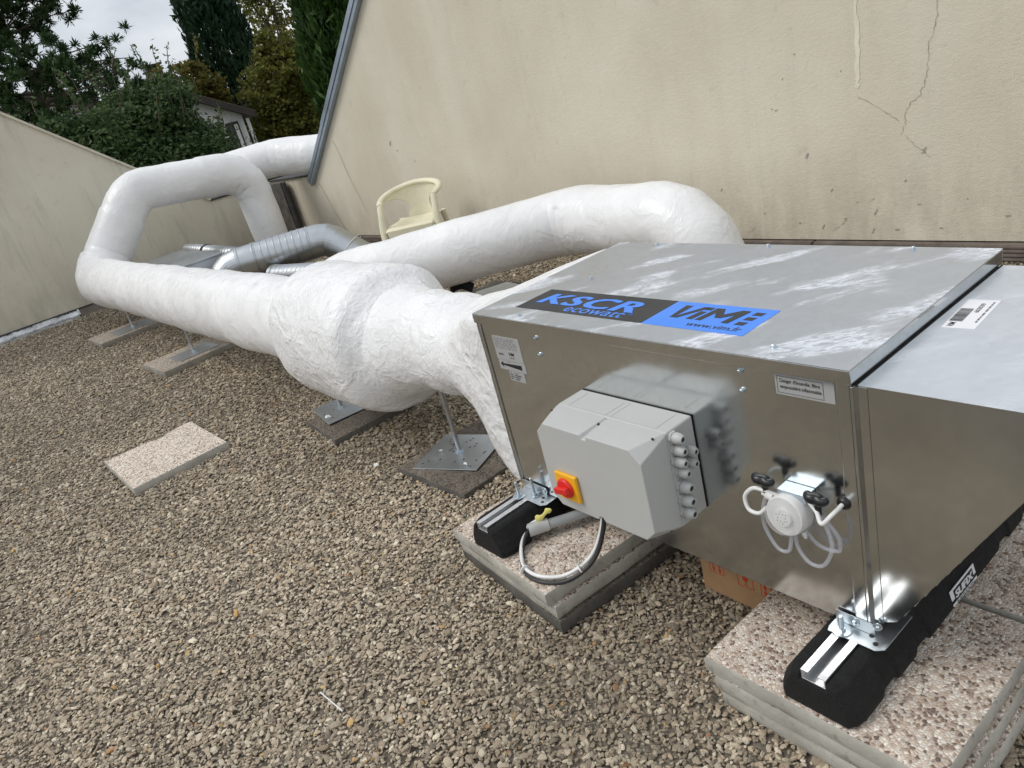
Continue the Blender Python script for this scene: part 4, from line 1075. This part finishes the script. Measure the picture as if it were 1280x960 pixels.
# ================================================================== duct stands
def stand(x, y, z, w, dpt, rot, ztop, label, nholes, twin=False):
    t = thing('duct_stand', label, 'duct stand', (x, y, z), 'duct stands')
    c, s = math.cos(rot), math.sin(rot)
    P = lambda a, b: (x + a * c - b * s, y + a * s + b * c)
    pts = [P(-w / 2, -dpt / 2), P(w / 2, -dpt / 2), P(w / 2, dpt / 2), P(-w / 2, dpt / 2)]
    mb = MB(); mb.prism(pts, z + .001, z + .004, 'z'); obj('base_plate', mb, 'zinc_plate', t, .001)
    mb = MB(); mb.sweep([(x, y, z + .0045), (x + random.uniform(-.006, .006), y, ztop)], .0105, 14)
    if twin: mb.sweep([(x - .03, y + .018, z + .0045), (x - .03, y + .018, ztop)], .0085, 12)
    obj('rod', mb.mesh('rod', 40), 'steel_rod', t)
    mb = MB(); mb.lathe((x, y, z + .0042), (0, 0, 1), [(0, .024), (.003, .024), (.0032, .017), (.012, .017)], 6); obj('nut', mb, 'bolt', t)
    for k in range(nholes):
        a, b = P(random.uniform(-.42, .42) * w, random.uniform(-.42, .42) * dpt)
        mb = MB(); mb.lathe((a, b, z + .0041), (0, 0, 1), [(0, .0042), (.0004, .0042)], 7); obj('crumb', mb, 'hole', t)
    return t
stand(-.725, .215, .028, .30, .27, R(25), .31, 'steel stand with large plate and black crumbs nearest the unit', 26)
stand(-1.735, .170, .040, .29, .23, R(-8), .25, 'steel stand with twin rods below the bulging silencer', 7, True)
stand(-4.14, .10, .051, .26, .30, R(5), .28, 'thin steel stand on the third slab from the unit', 2)
stand(-6.12, .07, .051, .30, .36, R(4), .26, 'thin steel stand on the slab nearest the white elbow', 1)
st2 = thing('duct_stand', 'steel stand plate half hidden under the second white duct', 'duct stand', (-2.42, 1.62, 0), 'duct stands')
mb = MB(); mb.prism([(-2.62, 1.62), (-2.30, 1.60), (-2.20, 1.86), (-2.50, 1.90)], .030, .034, 'z'); obj('base_plate', mb, 'zinc_plate', st2, .001)
mb = MB(); mb.cyl((-2.48, 1.60, .01), (-2.48, 1.60, .24), .011, 12); obj('rod', mb.mesh('rod', 40), 'steel_rod', st2)
mb = MB(); mb.box(-2.66, -2.22, 1.56, 1.92, -.01, .0295); obj('pad', mb, 'conc_dark', st2, .004)
mb = MB(); mb.sweep(smooth_path([(-2.62, 1.52, .10), (-2.56, 1.50, .14), (-2.48, 1.52, .155), (-2.42, 1.56, .12)], 5), .032, 12, sx=.5); obj('foil_tail', mb.mesh('foil_tail', 60), 'rubber', st2)

# ================================================================== bare galvanised ducts at the back
sd = thing('spiral_duct', 'bare galvanised spiral duct arching between two mitred elbows', 'duct', (-5.7, 1.6, 0))
sp = [Vector((-6.02, .90, .06)), Vector((-5.94, 1.02, .25)), Vector((-5.84, 1.15, .335)), Vector((-5.52, 1.92, .335)), Vector((-5.40, 2.06, .26)), Vector((-5.20, 2.20, .00))]
r_ = .162
fp = fillet([sp[0], sp[1].lerp(sp[2], .6), sp[3].lerp(sp[4], .4), sp[5]], [.20, .20], .05); pth = [a for a, _ in fp]; idx = [b for _, b in fp]
rg = ring_set(pth, [r_] * len(pth), 36); k = 0
for nm_ in ('end_pipe', 'elbow', 'straight_pipe', 'elbow', 'end_pipe'):
    e = k
    while e < len(pth) - 1 and idx[e] == idx[k]: e += 1
    mb = MB(); mb.v = [p for q in rg[k:e + 1] for p in q]
    for i_ in range(e - k):
        for j_ in range(36): mb.f.append((i_ * 36 + j_, i_ * 36 + (j_ + 1) % 36, (i_ + 1) * 36 + (j_ + 1) % 36, (i_ + 1) * 36 + j_)); mb.m.append(0)
    obj(nm_, mb.mesh(nm_, 8 if nm_ == 'elbow' else 40), 'zinc_duct', sd); k = e
st_i = [i_ for i_, q in enumerate(idx) if q == 2]; A_ = pth[st_i[0]]; B_ = pth[st_i[-1]]
path, rad_ = [], []
for k in range(161):
    path.append(A_.lerp(B_, .24 + .70 * k / 160)); ph = (k / 160 * 8) % 1; rad_.append(r_ + .002 + (.0065 if ph < .14 else 0))
mb = MB(); mb.sweep(path, rad_, 40); obj('spiral_pipe', mb.mesh('spiral_pipe', 25), 'zinc_duct', sd)
for k in (.0, .21, .95):
    c = A_.lerp(B_, k); dd = (B_ - A_).normalized(); mb = MB(); mb.lathe(c, dd, [(0, r_ + .0015), (.003, r_ + .007), (.016, r_ + .007), (.019, r_ + .0015)], 40); obj('joint_band', mb.mesh('joint_band', 30), 'zinc_duct', sd)
q = (sp[5] - sp[4]).normalized(); c = sp[4].lerp(sp[5], .42); e_ = q.orthogonal().normalized()
mb = MB(); mb.sweep([c + (Matrix.Rotation(2 * math.pi * k / 24, 3, q) @ e_) * (r_ + .005) for k in range(25)], .0045, 8); obj('wire_tie', mb, 'white_tube', sd)
pl = thing('plenum_box', 'grey sheet-metal box with sloped lid between the elbow and the spiral duct', 'plenum', (-7.0, 1.05, 0))
mb = MB(); mb.box(-7.75, -6.30, .66, 1.14, .0, .395); obj('box_body', mb, 'zinc_plate', pl, .006)
mb = MB(); mb.box(-7.77, -6.28, .64, 1.16, .3955, .418); obj('box_lid', mb, 'zinc_plate', pl, .004)
mb = MB(); mb.sweep([(-6.29, .92, .2), (-6.02, .94, .2)], .11, 24); obj('spigot', mb.mesh('spigot', 40), 'zinc_duct', pl)
fd = thing('spiral_duct', 'narrow grey flexible duct lying behind the wider spiral duct', 'duct', (-7.2, 1.7, 0))
a, b = Vector((-7.95, 1.27, .36)), Vector((-5.95, 1.36, .31)); path, rad_ = [], []
for k in range(161):
    path.append(a.lerp(b, k / 160)); ph = (k / 160 * 26) % 1; rad_.append(.082 + .007 * math.sin(ph * 2 * math.pi))
mb = MB(); mb.sweep(path, rad_, 28); obj('flexible_pipe', mb.mesh('flexible_pipe', 60), 'zinc_duct', fd)
mb = MB(); c = a.lerp(b, .33); mb.lathe(c, b - a, [(0, .085), (.003, .096), (.035, .096), (.038, .085)], 28); obj('clamp', mb.mesh('clamp', 30), 'dark_flash', fd)
ld = thing('spiral_duct', 'low ribbed galvanised duct lying on the gravel in front of the arching duct', 'duct', (-5.1, 1.2, 0))
a, b = Vector((-5.55, 1.36, .125)), Vector((-4.80, 1.56, .115)); path, rad_ = [], []
for k in range(121):
    path.append(a.lerp(b, k / 120)); ph = (k / 120 * 12) % 1; rad_.append(.100 + (.005 if ph < .2 else 0))
mb = MB(); mb.sweep(path, rad_, 32); obj('ribbed_pipe', mb.mesh('ribbed_pipe', 30), 'zinc_duct', ld)
for k in (.02, .93):
    mb = MB(); mb.lathe(a.lerp(b, k), b - a, [(0, .101), (.003, .112), (.04, .112), (.043, .101)], 32); obj('joint_band', mb.mesh('joint_band', 30), 'zinc_duct', ld)
mb = MB(); mb.prism([(-4.9, 1.74), (-4.55, 1.66), (-4.42, 1.88), (-4.80, 1.98)], .03, .035, 'z'); single('metal_sheet', mb, 'zinc_plate', 'loose galvanised sheet lying flat in front of the spiral duct', 'metal sheet', None, .001)

# ================================================================== plastic armchair
def chair():
    root = thing('plastic_chair', 'cream plastic low-backed armchair standing against the rear wall', 'chair', (0, 0, 0))
    parts = []
    def part(name, mb, sm=60, solid=0):
        o = bpy.data.objects.new(name, mb.mesh(name, sm)); COL.objects.link(o); o.data.materials.append(MT['chair']); o.parent = root
        if solid:
            s = o.modifiers.new('solid', 'SOLIDIFY'); s.thickness = solid; s.offset = 0
        return o
    # front is -y, seat height .42
    rx, ry = .285, .25
    def rim(a):      # a: 0 = back centre
        A = R(a); hz = .715 - .095 * (abs(a) / 112) ** 1.6
        fwd_ = max(0, (abs(a) - 90) / 22)
        return Vector((rx * math.sin(A) * (1 - .03 * fwd_), .05 + ry * math.cos(A) - .05 * fwd_, hz))
    # back panel: narrow splat flaring into the rim
    nu, nv = 44, 22; vv = []
    for j in range(nv + 1):
        t_ = j / nv
        amax = 36 - 12 * math.sin(min(1, t_ / .45) * math.pi / 2) + 90 * max(0, (t_ - .42) / .58) ** 2.0
        for i in range(nu + 1):
            a = (i / nu * 2 - 1) * min(amax, 111); p = rim(a); k = .78 + .22 * t_ ** .8
            q = Vector((p.x * (k if t_ < 1 else 1), .05 + (p.y - .05) * (k if t_ < 1 else 1), .41 + (p.z - .41) * t_)); vv.append(tuple(q))
    mb = MB(); mb.add(vv, [(j * (nu + 1) + i, j * (nu + 1) + i + 1, (j + 1) * (nu + 1) + i + 1, (j + 1) * (nu + 1) + i) for j in range(nv) for i in range(nu)]); part('backrest', mb, 60, .010)
    mb = MB(); mb.sweep([rim(a) for a in range(-112, 113, 7)], .020, 12, sx=1.5); part('arm_rim', mb)
    # seat: dished, wider at the front
    vv = []; ns = 16
    for j in range(ns + 1):
        for i in range(ns + 1):
            u = i / ns * 2 - 1; v = j / ns; w_ = .235 - .035 * v; d_ = .025 * (1 - u * u) * math.sin(math.pi * min(1, v * 1.05)); fr = -.03 * max(0, (.12 - v) / .12) ** 2
            vv.append((u * w_, -.205 + v * .45, .425 - d_ + fr))
    mb = MB(); mb.add(vv, [(j * (ns + 1) + i, j * (ns + 1) + i + 1, (j + 1) * (ns + 1) + i + 1, (j + 1) * (ns + 1) + i) for j in range(ns) for i in range(ns)]); part('seat', mb, 60, .010)
    mb = MB(); mb.box(-.215, .215, -.212, -.198, .352, .405); part('seat_apron', mb)
    for s in (-1, 1):
        top_ = rim(110 * s)
        mb = MB(); mb.sweep([top_ + Vector((0, 0, .004)), Vector((s * .262, -.175, .42)), Vector((s * .285, -.215, .0))], [.028, .034, .026], 10, sx=.7); part('leg', mb)
        mb = MB(); mb.sweep([Vector((s * .205, .235, .43)), Vector((s * .235, .31, .0))], [.03, .021], 10, sx=.62); part('leg', mb)
        mb = MB(); mb.box(min(s * .232, s * .262), max(s * .232, s * .262), -.19, -.12, .395, .425); part('arm_bridge', mb)
    return root
ch = chair(); ch.location = (-3.98, 2.17, 0); ch.rotation_euler = (0, 0, R(41)); ch.scale = (.94, .94, .97)

# ================================================================== small litter on the gravel
def scrap(x, y, s, label, zz_=.012):
    rr = random.Random(int(x * 1000)); vv = []
    for k in range(6):
        a = k / 6 * 6.283; r0 = s * rr.uniform(.5, 1.1); vv.append((x + math.cos(a) * r0, y + math.sin(a) * r0 * .6, zz_ + rr.uniform(0, .010)))
    mb = MB(); mb.add(vv + [(p[0], p[1], p[2] + .0025) for p in vv], [tuple(range(6))[::-1], tuple(range(6, 12))] + [(i, (i + 1) % 6, 6 + (i + 1) % 6, 6 + i) for i in range(6)])
    single('plastic_scrap', mb, 'scrap', label, 'scrap', 'white scraps of duct wrap')
scrap(-1.69, .075, .024, 'white wrap scrap on the slab edge below the silencer', .042)
scrap(-1.48, -.02, .017, 'white wrap scrap on the gravel just in front of the mossy slab')
scrap(-1.02, -.03, .022, 'white wrap scrap on the gravel left of the sunken slab corner')
scrap(-.80, .17, .018, 'white wrap scrap lying on the steel plate nearest the unit', .034)
scrap(-.57, .33, .024, 'white wrap scrap on the plate edge under the flared transition', .034)
scrap(-.60, .155, .011, 'tiny white scrap at the near plate corner', .034)
mb = MB(); mb.sweep([(-.012, -.768, .016), (.04, -.764, .019), (.100, -.757, .015)], .0016, 6); single('cable_tie', mb, 'scrap', 'thin white cable tie offcut lying on the foreground gravel', 'cable tie')

# ================================================================== trees and houses beyond the parapet
GZ = -4.6
def leaf_object(name, P, Nrm, size, aspect, mname, parent, tone):
    """P (n,3) centres, Nrm (n,3) leaf directions (long axis)"""
    n = len(P); d_ = Nrm / np.linalg.norm(Nrm, axis=1, keepdims=True)
    rnd = RNG.normal(size=(n, 3)); s = np.cross(d_, rnd); s /= np.linalg.norm(s, axis=1, keepdims=True)
    l = size[:, None] * .5; w_ = l * aspect
    nn = np.cross(d_, s)
    V = np.stack([P - d_ * l, P + s * w_ + nn * w_ * .3, P + d_ * l, P - s * w_ + nn * w_ * .3], 1).reshape(-1, 3).astype(np.float32)
    me = bpy.data.meshes.new(name); me.vertices.add(4 * n); me.vertices.foreach_set('co', V.ravel())
    me.loops.add(4 * n); me.loops.foreach_set('vertex_index', np.arange(4 * n, dtype=np.int32))
    me.polygons.add(n); me.polygons.foreach_set('loop_start', np.arange(0, 4 * n, 4, dtype=np.int32)); me.update(calc_edges=True)
    a = me.attributes.new('leaf', 'FLOAT', 'FACE'); a.data.foreach_set('value', np.clip(tone, 0, 1).astype(np.float32))
    return obj(name, me, mname, parent)
def branches(parent, base, topz, r, limbs, name='trunk'):
    mb = MB(); b = Vector(base); t_ = Vector((base[0], base[1], topz))
    pts = [b.lerp(t_, k / 5) + Vector((random.uniform(-.06, .06), random.uniform(-.06, .06), 0)) * (k > 0) for k in range(6)]
    mb.sweep(pts, [r * (1 - .13 * k) for k in range(6)], 10)
    for (p, e) in limbs:
        p = Vector(p); e = Vector(e); mid = p.lerp(e, .5) + Vector((random.uniform(-.1, .1), random.uniform(-.1, .1), random.uniform(0, .15)))
        L0 = (e - p).length; mb.sweep(smooth_path([p, mid, e], 3), [max(.006, .013 * L0 * (1 - .13 * k)) for k in range(7)], 6)
    return obj(name, mb.mesh(name, 60), 'bark', parent)
def broadleaf(name, label, cat, base, blobs, nleaf, lsize, mname, group=None, sprigs=0, spread=.42, hang=0, trunk_r=.16):
    """blobs: (x, y, z, r). Leaves sit in clumps spread over each blob's shell"""
    t = thing(name, label, cat, base, group); P, D, T = [], [], []
    tot = sum(b[3] ** 2 for b in blobs); limbs = []
    for (x, y, z_, r) in blobs:
        c0 = np.array([x, y, z_]); m = int(nleaf * r * r / tot); nc = max(8, int(m / 34))
        v = RNG.normal(size=(nc, 3)); v /= np.linalg.norm(v, axis=1, keepdims=True); v *= (RNG.random((nc, 1)) ** .33) * r
        v[:, 2] *= .85; cc = c0 + v
        pick = RNG.integers(0, nc, m); off = RNG.normal(size=(m, 3)) * (r * spread * .30); off[:, 2] *= .6
        p = cc[pick] + off; P.append(p)
        dr = RNG.normal(size=(m, 3)); dr[:, 2] = dr[:, 2] * .5 - hang; D.append(dr)
        ct = RNG.random(nc) * .5; T.append(ct[pick] + RNG.random(m) * .5)
        for k in range(3): limbs.append(((base[0], base[1], base[2] + (z_ - base[2]) * .55), tuple(c0 + RNG.normal(size=3) * r * .45)))
    for k in range(sprigs):
        x, y, z_, r = blobs[RNG.integers(0, len(blobs))]; a = RNG.uniform(0, 6.28); st_ = np.array([x + math.cos(a) * r * .5, y + math.sin(a) * r * .5, z_ + r * .7]); ln = RNG.uniform(.35, .8) * r + .25
        dv = np.array([math.cos(a) * .3, math.sin(a) * .3, 1]); m = 26; q = np.linspace(0, 1, m)[:, None]
        P.append(st_ + dv * q * ln + RNG.normal(size=(m, 3)) * .03); dr = RNG.normal(size=(m, 3)); D.append(dr); T.append(RNG.random(m))
        limbs.append((tuple(st_), tuple(st_ + dv * ln)))
    P = np.concatenate(P); D = np.concatenate(D); T = np.concatenate(T)
    leaf_object('crown', P, D, lsize * RNG.uniform(.6, 1.3, len(P)), .55, mname, t, T)
    branches(t, base, max(b[2] for b in blobs), trunk_r, limbs)
    return t
def cypress(label, x, y, z0, z1, rmax, mname, n):
    t = thing('cypress_tree', label, 'tree', (x, y, GZ), 'cypress trees beyond the parapet')
    h = RNG.random(n); prof = np.minimum(1, (h + .02) * 5) ** .5 * np.clip((1 - h) * 1.9, 0, 1) ** .55
    a = RNG.uniform(0, 2 * np.pi, n)
    lump = np.array([noise.noise((math.cos(q) * 2.2, math.sin(q) * 2.2, k * (z1 - z0) * .55)) for q, k in zip(a, h)])
    rr_ = rmax * prof * (1 + .22 * lump) * (RNG.random(n) ** .16)
    P = np.stack([x + rr_ * np.cos(a), y + rr_ * np.sin(a), z0 + h * (z1 - z0)], 1) + RNG.normal(size=(n, 3)) * .05
    D = np.stack([np.cos(a) * .45, np.sin(a) * .45, np.ones(n)], 1) + RNG.normal(size=(n, 3)) * .38
    leaf_object('crown', P, D, RNG.uniform(.16, .42, n), .28, mname, t, .5 + .6 * lump + RNG.normal(size=n) * .22)
    branches(t, (x, y, GZ), z1 - .6, .2, [])
    return t
def pine(label, x, y, z0, z1):
    t = thing('pine_tree', label, 'tree', (x, y, GZ)); limbs = []; P, D, T = [], [], []
    tips = []
    for k in range(105):
        h = RNG.random() ** .85; zc = z0 + h * (z1 - z0); a = RNG.uniform(0, 6.283); ln = (2.15 * (1 - h) ** .55 + .45) * RNG.uniform(.55, 1.1)
        e = np.array([x + math.cos(a) * ln, y + math.sin(a) * ln, zc + RNG.uniform(-.1, .45)]); limbs.append(((x, y, zc), tuple(e)))
        for q in range(13):
            u = RNG.uniform(.35, 1.05); c = np.array([x, y, zc]) * (1 - u) + e * u + RNG.normal(size=3) * .20; tips.append(c); limbs.append((tuple(np.array([x, y, zc]) * (1 - u * .8) + e * u * .8), tuple(c))) if q < 3 else None
    for c in tips:
        m = 64; d_ = RNG.normal(size=(m, 3)); d_[:, 2] += .55; d_ /= np.linalg.norm(d_, axis=1, keepdims=True)
        P.append(c + d_ * RNG.uniform(.02, .13, (m, 1))); D.append(d_); T.append(np.full(m, RNG.random() * .6) + RNG.random(m) * .4)
    P = np.concatenate(P); leaf_object('crown', P, np.concatenate(D), RNG.uniform(.09, .17, len(P)), .22, 'leaf_pine', t, np.concatenate(T))
    branches(t, (x, y, GZ), z1, .13, limbs)
    return t
pine('dark green pine tree at the left edge beyond the parapet', -18.1, 2.05, 2.3, 7.2)
SG = 'shrubs growing beyond the parapet'
broadleaf('shrub', 'dark green shrub directly behind the raked parapet', 'shrub', (-11.2, 1.35, GZ), [(-11.1, 1.25, 1.45, .75), (-11.3, .75, 1.55, .62), (-11.2, 1.7, 1.95, .60), (-11.0, 1.9, 1.2, .75), (-11.4, 1.1, 2.05, .42), (-11.2, .1, 1.3, .7)], 30000, .075, 'leaf_shrub', SG, sprigs=9)
broadleaf('shrub', 'tall dark green shrub with upright shoots below the house chimney', 'shrub', (-11.5, 2.4, GZ), [(-11.5, 2.35, 1.95, .66), (-11.6, 2.7, 2.25, .46), (-11.3, 2.6, 1.35, .78), (-11.6, 2.05, 2.2, .42)], 27000, .075, 'leaf_shrub', SG, sprigs=14)
broadleaf('shrub', 'lower dark green shrub in front of the white house wall', 'shrub', (-11.0, 3.2, GZ), [(-11.1, 2.90, 1.05, .52), (-11.0, 3.45, .62, .48), (-10.9, 3.25, .55, .6), (-11.0, 4.0, .45, .5)], 20000, .075, 'leaf_shrub', SG, sprigs=9)
broadleaf('tree', 'yellowing tree between the chimney and the dark cypress', 'tree', (-23.0, 6.9, GZ), [(-23, 6.9, 3.35, .75), (-23.1, 6.4, 3.0, .6), (-22.9, 7.3, 3.0, .6)], 6500, .15, 'leaf_yellow', None, sprigs=5)
broadleaf('tree', 'olive and yellow leaved tree between the two cypresses', 'tree', (-22.3, 9.3, GZ), [(-22.2, 9.0, 2.6, 1.05), (-22.2, 9.8, 2.9, 1.1), (-22.3, 9.2, 1.2, 1.2), (-22.4, 9.9, 1.0, 1.2), (-22.4, 9.6, 3.7, .7), (-22.3, 8.7, 1.9, .8)], 26000, .15, 'leaf_olive', None, sprigs=6, hang=.5)
broadleaf('tree', 'thin wispy tree behind the olive tree at the top edge', 'tree', (-29.2, 13.0, GZ), [(-29.2, 12.6, 5.6, 1.1), (-29.2, 13.6, 6.3, 1.2), (-29.3, 13.2, 4.6, 1.2), (-29.2, 12.2, 6.9, .9)], 3600, .17, 'leaf_olive', None, sprigs=16, spread=.8, hang=.7)
cypress('tall dark columnar cypress standing against the grey sky', -26.5, 9.45, -1.0, 11.5, 1.10, 'leaf_cypress', 26000)
cypress('brighter green cypress beside the raked zinc edge', -17.8, 9.28, -2.0, 8.2, .98, 'leaf_cypress_b', 24000)

def house(label, fx, y0, y1, ze, rise, depth, parts=True):
    """gable front on plane x = fx facing +x; eaves at y0, y1, ridge between"""
    t = thing('house', label, 'house', (fx - depth / 2, (y0 + y1) / 2, GZ)); ym = (y0 + y1) / 2
    mb = MB(); mb.prism([(y0, GZ), (y1, GZ), (y1, ze), (ym, ze + rise), (y0, ze)], fx - depth, fx, 'x'); obj('wall', mb, 'house_white', t)
    for s, ya in ((-1, y0), (1, y1)):
        dy = abs(ym - ya); k = rise / dy; ov = .28; yo = ya + s * ov; zo = ze - k * ov
        v = []
        for x in (fx + .35, fx - depth - .3):
            for (y, z_) in ((yo, zo), (ym, ze + rise)):
                for q in (.02, .17): v.append((x, y, z_ + q))
        mb = MB(); mb.add(v, [(0, 1, 3, 2), (4, 6, 7, 5), (0, 4, 5, 1), (2, 3, 7, 6), (0, 2, 6, 4), (1, 5, 7, 3)])
        rf = obj('roof', mb, 'roof_tile', t)
        mb = MB(); v = []
        for x in (fx + .36, fx + .40):
            for (y, z_) in ((yo, zo), (ym, ze + rise)):
                for q in (-.06, .14): v.append((x, y, z_ + q))
        mb.add(v, [(0, 1, 3, 2), (4, 6, 7, 5), (0, 4, 5, 1), (2, 3, 7, 6), (0, 2, 6, 4), (1, 5, 7, 3)]); obj('barge_board', mb, 'dark_wood', rf)
    return t
hs = house('white house with brown tiled roof half hidden by the shrubs', -21.2, 2.3, 7.35, 2.15, 1.30, 7)
f = obj('window', MB().box(-21.19, -21.10, 6.78, 7.14, .75, 2.0), 'dark_wood', hs)
obj('pane', MB().box(-21.095, -21.085, 6.84, 6.94, .85, 1.92), 'glass', f); obj('pane', MB().box(-21.095, -21.085, 6.99, 7.09, .85, 1.92), 'house_white', f)
mb = MB(); mb.cyl((-21.05, 7.42, GZ), (-21.05, 7.42, 2.0), .05, 12); obj('downpipe', mb, 'house_white', hs)
chm = MB(); chm.box(-24.2, -23.7, 6.02, 6.42, 2.2, 3.98); c_ = obj('chimney', chm, 'brick', hs)
mb = MB(); mb.box(-24.25, -23.65, 5.97, 6.47, 3.985, 4.03); mb.box(-24.15, -24.05, 6.05, 6.39, 4.03, 4.13); mb.box(-23.85, -23.75, 6.05, 6.39, 4.03, 4.13); mb.box(-24.25, -23.65, 5.97, 6.47, 4.131, 4.17); obj('chimney_cap', mb, 'dark_wood', c_)
h2 = house('pale gabled house glimpsed behind the pine tree', -27.0, .2, 6.0, 3.2, 1.1, 6)
obj('window', MB().box(-26.99, -26.95, 2.3, 3.1, 2.2, 3.2), 'glass', h2)
